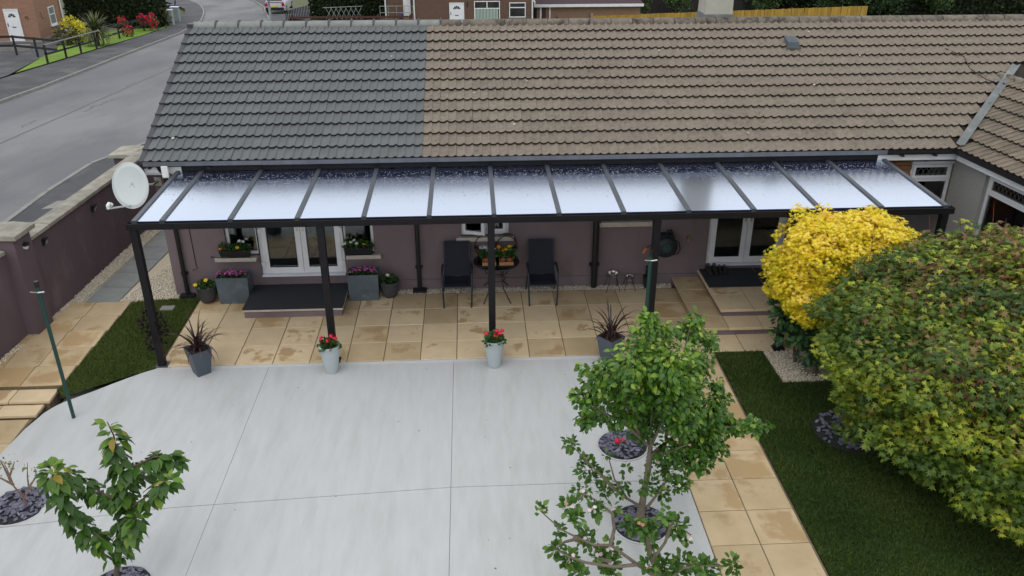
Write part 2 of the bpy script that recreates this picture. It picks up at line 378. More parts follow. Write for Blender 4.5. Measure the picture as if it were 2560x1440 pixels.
BARK = mat('brown_bark', (.12, .085, .06), (.07, .05, .036), 18, .9, .4, 50)
GBARK = mat('grey_bark', (.20, .165, .125), (.13, .105, .08), 18, .9, .4, 50)

# ================================================================ GROUND, ROAD
def sheet(name, polys, material, zf, parent=None):
    mb = MB()
    for p in polys:
        n = len(p); mb.add([(x, y, zf(x, y)) for x, y in p], [tuple(range(n))])
    return mb.build(name, material, parent, None, None if parent else 'structure')
EARTH = mat('rough_ground', (.075, .10, .03), (.11, .10, .06), .3, .95, .5, 12)
xs = np.linspace(-160, 160, 9); ys = np.array([-80, -30, -7, 3, 12, 30, 60, 100, 200, 400.])
X, Y = np.meshgrid(xs, ys); Z = Hn(Y)-.32
idx = np.arange(X.size).reshape(X.shape)
F = np.stack([idx[:-1, :-1], idx[:-1, 1:], idx[1:, 1:], idx[1:, :-1]], -1).reshape(-1, 4)
props(link('ground', np_mesh('ground', np.stack([X, Y, Z], -1).reshape(-1, 3), F, EARTH)), kind='structure')

def interp(pts, y): return float(np.interp(y, [p[1] for p in pts], [p[0] for p in pts]))
LK = [(-19.05, -40), (-19.2, 28), (-19.8, 40), (-20.3, 52), (-21.5, 61), (-22.7, 66), (-24.3, 72), (-27.3, 81), (-36, 100)]
RK = [(-10.7, -40), (-10.8, 7.5), (-11.05, 10), (-11.2, 12.3), (-10.95, 14.4), (-10.4, 15.9), (-9.4, 18), (-9.2, 22), (-10.2, 30), (-12.6, 45), (-14.6, 56), (-17.1, 65.3), (-18.3, 70), (-20, 77), (-23.2, 86.5), (-31, 104)]
LO = [(-22.3, -40), (-22.3, 50), (-22.6, 57), (-25.2, 69), (-27.2, 75.5), (-31, 83), (-41, 102)]
RO = [(-8.0, -40), (-7.95, .8), (-7.72, 1.6), (-7.5, 4), (-7.2, 8.3), (-7.3, 12), (-7.6, 40), (-11.5, 52), (-13.9, 58), (-15.2, 66), (-18, 77), (-24, 95), (-27, 104)]
def strip(name, A, B, material, z, ys=None, kind='structure'):
    ys = ys or [-40, -20, -7, -2, 3, 6, 8.3, 10, 12, 14, 18, 24, 28, 34, 40, 46, 52, 57, 61, 66, 70, 74, 78, 82, 87, 92, 98]
    mb = MB(); vs = []; fs = []
    for i, y in enumerate(ys):
        vs += [(interp(A, y), y, H(y)+z), (interp(B, y), y, H(y)+z)]
        if i: fs.append((2*i-2, 2*i-1, 2*i+1, 2*i))
    return mb.add(vs, fs).build(name, material, None, None, kind)
strip('road', LK, RK, TARMAC, -.1)
strip('footpath', LO, [(x-.12, y) for x, y in LK], PATHT, .0)
strip('footpath.001', [(x+.12, y) for x, y in RK], RO, PATHT, .0)
def kerb(A, s):
    mb = MB(); ys = [-40, -10, 0]+list(range(4, 100, 3))
    for a, b in zip(ys[:-1], ys[1:]):
        j = random.uniform(-.01, .01)
        mb.bar((interp(A, a+.02)+s*.06+j, a+.02, H(a)-.045), (interp(A, b-.02)+s*.06+j, b-.02, H(b)-.045), .125, .12)
    return mb.build('kerb', KERB, None, None, 'structure')
kerb(LK, -1); kerb(RK, 1)
# road wear: faint tar seams
SEAM = mat('tar_seam', (.095, .095, .1), (.1, .1, .105), 2, .8)
mb = MB()
def seam(pts, wd):
    for a, b in zip(pts[:-1], pts[1:]):
        mb.add([(a[0]-wd, a[1], H(a[1])-.096), (a[0]+wd, a[1], H(a[1])-.096), (b[0]+wd, b[1], H(b[1])-.096), (b[0]-wd, b[1], H(b[1])-.096)], [(0, 1, 2, 3)])
seam([(-15.4+.02*math.sin(y), y) for y in range(-6, 60, 3)], .035)
for k in range(9):
    x, y = random.uniform(-17.5, -12), random.uniform(12, 30); seam([(x+random.uniform(-.15, .15), y+.35*i) for i in range(5)], .02)
mb.build('tar_line', SEAM, None, None, 'structure')
def flat(name, P_, m_, dz):
    mb = MB(); mb.add([(x, y, H(y)+dz) for x, y in P_], [tuple(range(len(P_)))]); return mb.build(name, m_, None, None, 'structure')
flat('path_patch', [(-10.4, 8.3), (-8.2, 8.9), (-8.3, 9.6), (-10.3, 9.0)], KERB, .0045); flat('path_patch', [(-10.6, 6.6), (-8.6, 7.2), (-8.7, 7.6), (-10.6, 7.15)], KERB, .0045)
# gardens across the road
sheet('driveway', [[(-22.32, 20), (-22.5, 31.5), (-24.2, 39.2), (-24.3, 46.4), (-31, 46.4), (-31, 20)]], PATHT, lambda x, y: H(y)+.004)
sheet('lawn', [[(-22.5, 32.2), (-22.42, 50), (-22.7, 57), (-24.5, 57), (-27, 50), (-26.6, 47), (-24.25, 40.6), (-24.2, 39.25)]], LAWN, lambda x, y: H(y)+.012)
sheet('lawn.001', [[(-13.3, 55.5), (-4, 53.4), (-4, 57), (-12.4, 60.5)]], LAWN, lambda x, y: H(y)+.012)
sheet('driveway.001', [[(-12.6, 60.6), (-4, 57.1), (-4, 60), (-12, 63)]], PATHT, lambda x, y: H(y)+.008)
sheet('driveway.002', [[(-15, 63), (-12.6, 60.6), (-14, 75), (-17, 76)]], PATHT, lambda x, y: H(y)+.008)

# ================================================================ NEAR GROUND: patio, paths, concrete
def sm(t): t = min(1, max(0, t)); return t*t*(3-2*t)
def zc(x, y): return -.004-.115*sm((-x-3.4)/2.4)*sm((.1-y)/1.3)
def slab_mesh(wx, wy, material, h=.045):
    mb = MB(); c = .006
    def ring(i, z): return [(-wx/2+i, -wy/2+i, z), (wx/2-i, -wy/2+i, z), (wx/2-i, wy/2-i, z), (-wx/2+i, wy/2-i, z)]
    vs = ring(0, -h)+ring(0, -c)+ring(c, 0)
    mb.add(vs, [(3, 2, 1, 0), (8, 9, 10, 11)]+[(r*4+i, r*4+(i+1) % 4, r*4+4+(i+1) % 4, r*4+4+i) for r in (0, 1) for i in range(4)])
    return mb.mesh('paving_slab', material)
SM = {}
def slab(parent, x0, x1, y0, y1, z, material=SLAB, rot=0, name='paving_slab', gap=.006):
    k = (round(x1-x0, 3), round(y1-y0, 3), material.name)
    if k not in SM: SM[k] = slab_mesh(x1-x0-gap*2, y1-y0-gap*2, material)
    M = Matrix.Translation(((x0+x1)/2, (y0+y1)/2, z+random.uniform(-.002, .002))) @ Matrix.Rotation(rot+R(random.uniform(-.25, .25)), 4, 'Z') @ Matrix.Rotation(R(random.uniform(-.15, .15)), 4, 'X')
    return inst(name, SM[k], parent, M)
patio = MB().box(-4.82, 6.6, -.002, 2.42, -.2, -.011).build('patio', MORTAR, None, None, 'structure')
for i in range(-8, 11):
    for j in range(4):
        x0, y0 = i*.6, j*.6
        if -3.78 < x0+.3 < -2.1 and y0 > 1.75: continue
        if x0 > 4.3 and y0 > .7: continue
        slab(patio, x0, x0+.6, y0, y0+.6, 0, SLAB if random.random() < .78 else SLAB2)
gp = MB().box(3.04, 4.272, -9.6, -.004, -.2, -.013).build('garden_path', MORTAR, None, None, 'structure')
y = -.246
for x0 in (3.05, 3.65): slab(gp, x0, x0+.6, -.246, -.004, -.001, SLAB2)
for k in range(15):
    for x0 in (3.05, 3.65): slab(gp, x0, x0+.6, y-.6*(k+1), y-.6*k, -.001, SLAB2)
# left path, following the boundary wall, with two shallow steps
def WX(y): return -7.545+.0975*(y-.1) if y < .9 else -7.41+.0765*y
lp = MB().prism([(-7.36, 2.38), (-6.06, 2.38), (-6.16, -.47), (-7.6, -.47)], -.25, -.011).build('side_path', MORTAR, None, None, 'structure')
rows = [2.38, 1.83, 1.28, .71, .12, -.47]
for a, b in zip(rows[:-1], rows[1:]):
    s = .035*(2.38-a)
    slab(lp, -7.3-.06*s-.03, -6.71-.04*(2.38-a), b, a, 0, SLAB2, R(1.2)); slab(lp, -6.71-.04*(2.38-a), -6.07-.038*(2.38-a), b, a, 0, SLAB2, R(1.2))
    slab(lp, -7.85, -7.33-.06*s, b, a, -.002, SLAB2, R(1.2))
st = thing('garden_steps', 'two shallow buff stone steps going down beside the concrete yard', 'steps', (-6.9, -.8, -.2))
for (ya, yb, z, xr) in ((-.475, -.83, -.055, -6.2), (-.835, -1.13, -.105, -6.28)):
    MB().box(-8.2, xr-.03, yb+.02, ya, -.4, z-.047).build('riser', MORTAR, st)
    for x0, x1 in ((xr-.62, xr), (xr-1.3, xr-.62), (xr-1.95, xr-1.3)): slab(st, x0, x1, yb, ya, z, SLAB)
lp2 = MB().prism([(-8.6, -1.14), (-6.33, -1.14), (-6.42, -2.1), (-6.75, -4.0), (-8.6, -4)], -.4, -.17).build('lower_path', MORTAR, None, None, 'structure')
for r in range(5):
    for c in range(3): slab(lp2, -6.95-.63*c+.0, -6.34-.03-.63*c-.05*(r > 1)*r*.5, -1.75-.6*r, -1.15-.6*r, -.155, SLAB2)
lp3 = MB().prism([(-9, -4.0), (-6.3, -4.0), (-5.32, -4.3), (-4.7, -4.85), (-4.2, -6), (-4.2, -9.6), (-9, -9.6)], -.4, -.165).build('corner_paving', MORTAR, None, None, 'structure')
for r in range(9):
    for c in range(6):
        x0 = -4.3-.61*(c+1)-.0; y0 = -4.35-.61*(r+1)
        if x0+.62 < interp([(-4.2, -6), (-4.75, -4.9), (-5.35, -4.35)], y0+.3)+.2 or y0 < -5.6: slab(lp3, x0, x0+.61, y0, y0+.61, -.15, SLAB2)

# concrete yard in sawn bays
yard = MB().box(-6.2, 2.95, -9.5, -.1, -.6, -.3).build('concrete_yard', CONC, None, None, 'structure')
XL = [(-4.6, -9.6), (-4.5, -5.3), (-4.75, -4.85), (-5.02, -4.52), (-5.3, -4.28), (-5.85, -4.1), (-6.5, -3.9), (-6.52, -3.2), (-6.42, -2.2), (-6.3, -1.3), (-6.2, -.95), (-6.11, -.82), (-6.02, -.74), (-5.85, -.635), (-5.6, -.49), (-5.4, -.365), (-5.2, -.24), (-5.0, -.12), (-4.85, -.045), (-4.82, -.004)]
def bay(xl, xr, yb, yt, ny, nx=16):
    vs, fs = [], []
    yy = sorted(set([yb(0), yt(0)]+[y for _, y in XL if yb(0) < y < yt(0)]+list(np.linspace(yb(0), yt(0), ny))))
    g = .005; n = nx+1; m = len(yy)
    for j, y in enumerate(yy):
        a, b = xl(y), xr(y)-g
        for i in range(n):
            x = a+(b-a)*i/nx
            t = (y-yb(0))/(yt(0)-yb(0)); y2 = (yb(x)+g)*(1-t)+(yt(x)-g)*t
            vs.append((x, y2, zc(x, y2)))
    for j in range(m-1):
        for i in range(nx): fs.append((j*n+i, j*n+i+1, (j+1)*n+i+1, (j+1)*n+i))
    edge = [j*n for j in range(m-1, -1, -1)]+[i for i in range(1, n)]+[j*n+n-1 for j in range(1, m)]+[(m-1)*n+i for i in range(n-2, -1, -1)]
    b0 = len(vs)
    for e in edge: vs.append((vs[e][0], vs[e][1], -.36))
    for k in range(len(edge)-1): fs.append((edge[k], b0+k, b0+k+1, edge[k+1]))
    fs.append((edge[-1], b0+len(edge)-1, b0, edge[0]))
    MB().add(vs, fs).build('concrete_bay', CONC, yard)
def jy(x): return -3.22-(.06*(-.05-x) if x < -.05 else 0)
xl = lambda y: interp(XL, y)+.004
c0 = lambda y: -3.03+.004*y; c1 = lambda y: -.05; c2 = lambda y: 3.045
top = lambda x: -.004; bot = lambda x: -9.6
bay(xl, c0, jy, top, 10, 20); bay(c0, c1, jy, top, 4, 6); bay(c1, c2, jy, top, 4, 6)
bay(xl, c0, bot, jy, 10, 20); bay(c0, c1, bot, jy, 4, 6); bay(c1, c2, bot, jy, 4, 6)

# trowelled margin along the patio
EDGE = mat('trowelled_margin', (.55, .56, .555), (.50, .51, .505), 4, .75, .1, 90)
mb = MB()
for k in range(26):
    a, b = -4.6+.294*k, -4.6+.294*(k+1)
    mb.add([(a, -.012, zc(a, -.012)+.0015), (a, -.105+.006*math.sin(k*1.7), zc(a, -.1)+.0015), (b, -.105+.006*math.sin(k*1.7+1.7), zc(b, -.1)+.0015), (b, -.012, zc(b, -.012)+.0015)], [(0, 1, 2, 3)])
mb.build('concrete_margin', EDGE, yard)
# turf and gravel
TL = [(-4.835, 2.5), (-6.03, 2.36), (-6.15, -.46), (-6.2, -.56), (-6.02, -.73), (-5.6, -.47), (-5.2, -.23), (-4.84, -.03)]
TR = [(4.285, -.012), (5.08, -.012), (5.1, -.97), (6.6, -.97), (9.4, -.97), (9.4, -9.6), (4.285, -9.6)]
sheet('turf', [TL, TR], TURFB, lambda x, y: max(-.012, -.02)+(.0 if x > 0 else zc(x, y)*.45+.002))
def inside(px, py, poly):
    r = np.zeros(len(px), bool); n = len(poly); j = n-1
    for i in range(n):
        xi, yi = poly[i]; xj, yj = poly[j]
        c = ((yi > py) != (yj > py)) & (px < (xj-xi)*(py-yi)/(yj-yi+1e-12)+xi); r ^= c; j = i
    return r
def scatter(poly, n):
    xs = [p[0] for p in poly]; ys = [p[1] for p in poly]
    px = rng.uniform(min(xs), max(xs), n); py = rng.uniform(min(ys), max(ys), n); k = inside(px, py, poly); return px[k], py[k]
def blades(poly, dens, zf, lift=0):
    xs = [p[0] for p in poly]; ys = [p[1] for p in poly]
    px, py = scatter(poly, int(dens*(max(xs)-min(xs))*(max(ys)-min(ys)))); n = len(px)
    pz = np.array([zf(a, b) for a, b in zip(px, py)])
    D = np.stack([rng.normal(0, .5, n), rng.normal(0, .5, n), np.ones(n)], 1); N = rand_dirs(n)
    T = (np.array([(-.14, 0, 0), (.14, 0, 0), (0, 1, .15)]), [(0, 1, 2)])
    t = np.clip(.5+.22*np.sin(px*3.1+py*1.7)*np.sin(py*2.3-px)+rng.normal(0, .16, n), 0, 1)
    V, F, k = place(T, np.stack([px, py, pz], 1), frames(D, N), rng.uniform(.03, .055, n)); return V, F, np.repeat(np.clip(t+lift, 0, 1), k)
a = blades(TL, 9000, lambda x, y: -.012+zc(x, y)*.45, .45); b = blades([(4.285, -.012), (5.08, -.012), (5.1, -.97), (7.6, -.97), (7.6, -6.4), (4.285, -6.4)], 6500, lambda x, y: -.012)  # same turf; left strip's brighter look along the nap is put into its tint
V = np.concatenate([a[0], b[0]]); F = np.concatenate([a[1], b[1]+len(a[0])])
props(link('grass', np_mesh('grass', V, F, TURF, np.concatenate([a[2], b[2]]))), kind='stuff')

GP = [[(-1.2, 2.42), (4.1, 2.42), (4.1, 2.6), (-1.2, 2.6)], [(-4.82, 2.42), (-3.8, 2.42), (-3.8, 2.6), (-4.82, 2.6)], [(-2.1, 2.42), (-1.2, 2.42), (-1.2, 2.6), (-2.1, 2.6)],
      [(-6.30, 2.38), (-4.9, 2.5), (-5.3, 2.62), (-5.3, 6.2)], [(-7.36, 2.38), (-6.98, 2.38), (-6.62, 6.0), (-6.6, 9), (-6.85, 9)], [(-7.62, -.45), (-7.42, .85), (-7.3, .85), (-7.5, -.45)],
      [(-7.38, 1.9), (-7.3, 1.5), (-7.2, 1.5), (-7.16, 2.38), (-7.36, 2.38)], [(5.1, -.012), (8.6, -.012), (8.6, -.965), (5.115, -.965)]]
sheet('gravel_bed', GP, GBED, lambda x, y: -.02)
sheet('side_passage', [[(-7.36, 2.36), (-5.3, 2.36), (-5.3, 9.5), (-6.9, 9.5)]], GBED, lambda x, y: -.03)
V0 = np.array([(1, 0, 0), (-1, 0, 0), (0, 1, 0), (0, -1, 0), (0, 0, .8), (0, 0, -.8)], float); F0 = [(0, 2, 4), (2, 1, 4), (1, 3, 4), (3, 0, 4), (2, 0, 5), (1, 2, 5), (3, 1, 5), (0, 3, 5)]
px, py = [], []
for p in GP:
    xs = [q[0] for q in p]; yy = [q[1] for q in p]; n = int((max(xs)-min(xs))*(max(yy)-min(yy))*(3600 if p[0][0] != 5.1 else 2200))
    if n > 15000: n = 15000
    a, b = scatter(p, n); px.append(a); py.append(b)
px = np.concatenate(px); py = np.concatenate(py); n = len(px)
Wv, Fv, k = place((V0, F0), np.stack([px, py, rng.uniform(-.02, .012, n)], 1), frames(rand_dirs(n), rand_dirs(n)), rng.uniform(.008, .017, n))
props(link('gravel', np_mesh('gravel', Wv, Fv, GRAVEL, np.repeat(np.clip(rng.normal(.6, .22, n), 0, 1), k))), kind='stuff')
# grey slabs of the side passage
sp_ = MB().prism([(-6.94, 2.39), (-6.34, 2.39), (-5.7, 9.4), (-6.3, 9.4)], -.1, -.02).build('passage_path', MORTAR, None, None, 'structure')
for k in range(11):
    y0 = 2.39+.64*k; s = .092
    slab(sp_, -6.93+s*(y0-2.39)+.02, -6.32+s*(y0-2.39)+.03, y0, y0+.63, -.004, GREYSLAB, R(-5))

# slate circles
def chip_mesh():
    n = random.choice((4, 5, 5)); a0 = random.random()*6; el = random.uniform(.45, .8)
    pts = [(math.cos(a0+2*math.pi*i/n+random.uniform(-.3, .3))*random.uniform(.75, 1), math.sin(a0+2*math.pi*i/n+random.uniform(-.3, .3))*el*random.uniform(.75, 1)) for i in range(n)]
    return MB().prism(pts, -.12, .12).mesh('slate_chip', SLATE)
CH = [chip_mesh() for _ in range(9)]
def slate_bed(x, y, r, label, n=150, z=None):
    z = zc(x, y)+.004 if z is None else z
    t = thing('slate_bed', label, 'slate bed', (x, y, z), 'round slate beds')
    MB().lathe([(r+.015, 0), (r+.012, .012), (r, .014), (r-.01, .006)], (x, y, z), 28, smooth=False).build('edging', CONC if r < .45 else SLATEB, t)
    MB().disc((x, y, z+.008), r, 28).build('soil', SLATEB, t)
    for k in range(n):
        a = random.random()*6.283; d = (r-.035)*math.sqrt(random.random()); s = random.uniform(.03, .062)
        M = Matrix.Translation((x+d*math.cos(a), y+d*math.sin(a), z+.012+random.uniform(0, .022))) @ Matrix.Rotation(random.random()*6.28, 4, 'Z') @ Matrix.Rotation(random.gauss(0, .22), 4, 'X') @ Matrix.Rotation(random.gauss(0, .22), 4, 'Y') @ Matrix.Diagonal((s, s, s*.9, 1))
        inst('slate_chip', random.choice(CH), t, M)
slate_bed(2.33, -2.45, .345, 'slate bed with a small red flower in it')
slate_bed(2.29, -4.03, .345, 'slate bed round the grey trunk of the pear tree')
slate_bed(-5.6, -3.17, .37, 'slate bed round the bare twiggy shrub at the left edge', 170)
slate_bed(-3.74, -4.78, .36, 'slate bed at the foot of the young cherry tree', 150)
slate_bed(5.62, -2.3, .5, 'slate bed in the dark turf half under the big maple', 200, .004)
# ================================================================ THE BUNGALOW
house = thing('bungalow', 'long purple rendered bungalow with half grey and half brown tiled roof', 'house', (0, 2.6, 0))
FY = 2.6
OPEN = [(-3.66, -2.09, .35, 2.36), (-4.24, -3.66, .78, 2.36), (-2.09, -1.53, .78, 2.36), (.09, .98, 1.08, 2.2), (2.75, 3.55, 1.33, 2.2), (4.76, 6.25, .37, 2.36), (8.42, 9.2, 1.2, 2.38)]
def wall_cells(x0, x1, z0, z1):
    mb = MB(); xs = sorted(set([x0, x1]+[v for o in OPEN for v in o[:2] if x0 < v < x1])); zs = sorted(set([z0, z1]+[v for o in OPEN for v in o[2:] if z0 < v < z1]))
    for a, b in zip(xs[:-1], xs[1:]):
        for c, d in zip(zs[:-1], zs[1:]):
            if any(o[0] <= (a+b)/2 <= o[1] and o[2] <= (c+d)/2 <= o[3] for o in OPEN): continue
            mb.quad((a, FY, c), (b, FY, c), (b, FY, d), (a, FY, d))
    for o in OPEN:
        if not (x0 <= o[0] and o[1] <= x1): continue
        a, b, c, d = o; D = FY+.13
        mb.quad((a, FY, c), (a, D, c), (a, D, d), (a, FY, d)); mb.quad((b, FY, c), (b, FY, d), (b, D, d), (b, D, c))
        mb.quad((a, FY, d), (a, D, d), (b, D, d), (b, FY, d)); mb.quad((a, FY, c), (b, FY, c), (b, D, c), (a, D, c))
    return mb
wall = wall_cells(-5.3, 7.75, .215, 2.62).build('wall', RENDER, house)
MB().box(-5.29, -3.68, 2.585, 2.75, -.3, .213).box(-2.07, 4.6, 2.585, 2.75, -.3, .213).box(-3.68, -2.07, 2.592, 2.75, -.3, .346).box(4.6, 7.75, 2.592, 2.75, -.3, .366).box(7.75, 9.3, 2.58, 2.75, -.3, 1.19).build('plinth', RENDER, house)
MB().box(-5.3, -5.15, 2.73, 9.7, -.3, 2.6).build('gable_wall', RENDER, house)
MB().add([(-5.3, 2.6, 2.6), (-5.3, 9.7, 2.6), (-5.3, 6.12, 4.2)], [(0, 1, 2)]).box(-5.3, 13, 9.7, 9.85, -.3, 2.6).box(13, 13.15, 2.6, 9.85, -.3, 2.6).build('rear_wall', RENDER, house)
# exposed brick beside the right window
bw = MB().box(7.752, 8.42, 2.62, 2.8, 1.19, 2.62).box(9.2, 9.34, 2.6, 2.75, 1.19, 2.62).build('brick_panel', mat('brick_joint', (.23, .17, .11), (.18, .13, .085), 20, .95), house)
BR = mat('brown_brick', (.25, .125, .055), (.19, .09, .04), 14, .9, .3, 90, rand=.22)
bm = MB().box(-.105, .105, -.05, 0, -.0315, .0315).mesh('brick', BR); bh = MB().box(-.05, .05, -.05, 0, -.0315, .0315).mesh('brick', BR)
for r in range(19):
    z = 1.23+.075*r; x = 7.86+(.11 if r % 2 else 0)
    for k in range(3):
        xx = x+.22*k
        if xx+.105 < 8.42: inst('brick', bm, bw, Matrix.Translation((xx, 2.617+random.uniform(-.003, .003), z)))
    e = x+.22*2+.115
    if e+.1 < 8.42 and x+.44+.105 < 8.3: inst('brick', bh, bw, Matrix.Translation((8.362, 2.618, z)))
# rooms behind the glass
rm = MB()
for x0, x1, z0 in ((-4.4, -1.4, .36), (-.3, 1.4, .36), (2.3, 4, .36), (4.5, 6.5, .38), (8.1, 9.2, .4)):
    rm.quad((x0, 2.76, z0), (x1, 2.76, z0), (x1, 6, z0), (x0, 6, z0), 1); rm.quad((x0, 6, z0), (x1, 6, z0), (x1, 6, 2.5), (x0, 6, 2.5)); rm.quad((x0, 2.76, z0), (x0, 6, z0), (x0, 6, 2.5), (x0, 2.76, 2.5))
    rm.quad((x1, 2.76, z0), (x1, 6, z0), (x1, 6, 2.5), (x1, 2.76, 2.5)); rm.quad((x0, 2.76, 2.5), (x1, 2.76, 2.5), (x1, 6, 2.5), (x0, 6, 2.5))
rm.build('room', [ROOM, ROOMF], house)

def ring_frame(mb, x0, x1, z0, z1, y0, y1, t, tb=None):
    tb = tb or t
    mb.box(x0, x0+t, y0, y1, z0, z1).box(x1-t, x1, y0, y1, z0, z1).box(x0+t, x1-t, y0, y1, z0, z0+tb).box(x0+t, x1-t, y0, y1, z1-t, z1); return mb
def pane(parent, x0, x1, z0, z1, y): return MB().box(x0, x1, y, y+.02, z0, z1).build('pane', GLASS, parent)
def window(x0, x1, z0, z1, y=2.68):
    f = ring_frame(MB(), x0+.002, x1-.002, z0+.002, z1-.002, y, y+.06, .055).build('window_frame', UPVC, house, bevel=.004)
    pane(f, x0+.055, x1-.055, z0+.055, z1-.055, y+.022); return f
window(-4.24, -3.64, .78, 2.36); window(-2.11, -1.53, .78, 2.36); window(2.75, 3.55, 1.33, 2.2)
def door_leaf(x0, x1, z0, z1, y, hinge):
    d = ring_frame(MB(), x0, x1, z0, z1, y, y+.065, .105, .12).build('door_leaf', UPVC, house, bevel=.006)
    MB().box(x0+.1, x0+.107, y-.003, y+.03, z0+.12, z1-.1).box(x1-.107, x1-.1, y-.003, y+.03, z0+.12, z1-.1).box(x0+.107, x1-.107, y-.003, y+.03, z0+.117, z0+.124).build('gasket', PLASTIC, d)
    pane(d, x0+.107, x1-.107, z0+.124, z1-.105, y+.025)
    for z in (z0+.2, z0+.86, z1-.25):
        hx = x0-.005 if hinge < 0 else x1+.005
        MB().box(hx-.045, hx+.045, y-.022, y, z-.03, z+.03).box(hx-.014, hx+.014, y-.034, y-.022, z-.055, z+.055).build('hinge', UPVC, d)
    return d
CHROME = mat('satin_chrome', (.55, .55, .54), None, rough=.3, metal=1)
def doorset(x0, x1, z0, z1, y):
    ring_frame(MB(), x0+.002, x1-.002, z0+.002, z1, y, y+.07, .06, .035).build('door_frame', UPVC, house, bevel=.004)
    MB().box(x0+.01, x1-.01, 2.56, y, z0+.002, z0+.028).build('threshold', UPVC, house)
    m = (x0+x1)/2
    for a, b, h in ((x0+.06, m-.003, -1), (m+.003, x1-.06, 1)):
        d = door_leaf(a, b, z0+.04, z1-.06, y-.016, h)
        hx = b-.05 if h < 0 else a+.05
        MB().box(hx-.018, hx+.018, y-.028, y-.017, z0+.88, z0+1.1).tube([(hx, y-.03, z0+1.02), (hx, y-.07, z0+1.02), (hx+.1*h, y-.075, z0+1.02)], .009, 6).build('handle', CHROME, d)
doorset(-3.66, -2.09, .35, 2.36, 2.665); doorset(4.76, 6.25, .37, 2.36, 2.665)
# casement window standing ajar
f = ring_frame(MB(), .092, .978, 1.082, 2.198, 2.68, 2.74, .055).box(.51, .56, 2.682, 2.738, 1.137, 2.143).build('window_frame', UPVC, house)
pane(f, .56, .923, 1.137, 2.143, 2.70)
ring_frame(MB(), .57, .92, 1.14, 2.14, 2.655, 2.679, .05).build('sash', UPVC, f)
s0 = MB(); ring_frame(s0, 0, .44, 1.12, 2.16, 0, .045, .065); Ms = Matrix.Translation((.11, 2.65, 0)) @ Matrix.Rotation(R(-20), 4, 'Z'); s0.xf(Ms)
s1 = s0.build('sash', UPVC, f)
# sills
MB().box(-4.46, -3.70, 2.5, 2.72, .70, .776).build('sill', SILL, house, bevel=.006); MB().box(-2.05, -1.41, 2.5, 2.72, .70, .776).build('sill', SILL, house, bevel=.006)
MB().box(0, 1.07, 2.52, 2.72, 1.0, 1.078).build('sill', SILL, house, bevel=.006); MB().box(2.64, 3.65, 2.52, 2.72, 1.235, 1.327).build('sill', SILL, house, bevel=.006)
# right window with leaded top light
f = ring_frame(MB(), 8.42, 9.2, 1.2, 2.34, 2.63, 2.70, .055).box(8.475, 9.145, 2.632, 2.698, 1.985, 2.06).build('window_frame', UPVC, house)
ring_frame(MB(), 8.46, 9.16, 2.055, 2.315, 2.605, 2.64, .05).build('sash', UPVC, f)
pane(f, 8.475, 9.145, 1.255, 1.985, 2.66); pane(f, 8.51, 9.11, 2.1, 2.27, 2.625)
def lattice(mb, o, ex, ez, wd, ht, nx):
    st_ = wd/nx; o, ex, ez = Vector(o), Vector(ex), Vector(ez)
    for k in range(-3, nx+3):
        for s in (1, -1):
            a = k*st_; h = st_*1.6; x0, z0, x1, z1 = a, 0, a+s*ht*st_/h, ht
            if s < 0: x0, x1 = a+st_*0, a-ht*st_/h
            pts = []
            lo, hi = 0.0, 1.0
            dx = x1-x0
            if dx != 0:
                t0, t1 = sorted(((0-x0)/dx, (wd-x0)/dx)); lo, hi = max(lo, t0), min(hi, t1)
            if hi-lo < .05: continue
            mb.bar(o+ex*(x0+dx*lo)+ez*(ht*lo), o+ex*(x0+dx*hi)+ez*(ht*hi), .006, .006, up=(.01, 1, .02))
    return mb
LEADC = mat('lead_came', (.12, .12, .115), None, rough=.6)
lattice(MB(), (8.51, 2.618, 2.1), (1, 0, 0), (0, 0, 1), .6, .17, 6).build('leading', LEADC, f)
MB().box(8.4, 9.25, 2.57, 2.68, 2.343, 2.39).build('head_board', WHITE, house)
# eaves: fascia, soffit, gutter
MB().box(-5.33, -4.7, 2.33, 2.352, 2.50, 2.66).build('fascia', WHITE, house); MB().box(7.6, 9.13, 2.33, 2.352, 2.50, 2.66).build('fascia', WHITE, house)
MB().box(-4.7, 7.6, 2.33, 2.35, 2.52, 2.66).build('fascia', BLACK, house)
MB().box(-5.3, 9.2, 2.352, 2.6, 2.53, 2.545).build('soffit', WHITE, house)
MB().box(-5.35, -5.02, 2.40, 2.58, 2.44, 2.545).box(-4.93, -4.66, 2.40, 2.58, 2.45, 2.545).build('soffit_box', WHITE, house)
def gutter(x0, x1, m_, nm='gutter'):
    pr = [(0, .1), (0, .035), (.02, .01), (.05, 0), (.075, .01), (.095, .035), (.095, .1), (.087, .1), (.085, .04), (.05, .012), (.012, .04), (.008, .1)]
    mb = MB(); n = len(pr); vs = [(x, 2.325-y_, 2.62+z) for x in (x0, x1) for y_, z in pr]
    mb.add(vs, [(i, (i+1) % n, n+(i+1) % n, n+i) for i in range(n)]+[tuple(range(n-1, -1, -1)), tuple(range(n, 2*n))]); return mb.build(nm, m_, house)
gutter(-5.34, -1.9, PLASTIC); gutter(-1.89, 7.7, PLASTIC); gutter(7.71, 9.05, PLASTIC)
MB().box(-5.29, -3.28, 2.208, 2.226, 2.655, 2.728).box(-3.275, -1.3, 2.208, 2.226, 2.652, 2.725).box(-1.295, 2.2, 2.208, 2.226, 2.654, 2.728).box(2.205, 7.7, 2.208, 2.226, 2.652, 2.727).build('gutter_guard', GUARD, house)
for x in (-5.2, -4.2, 8.0, 8.6): MB().box(x-.025, x+.025, 2.21, 2.335, 2.6, 2.63).build('gutter_bracket', PLASTIC, house)
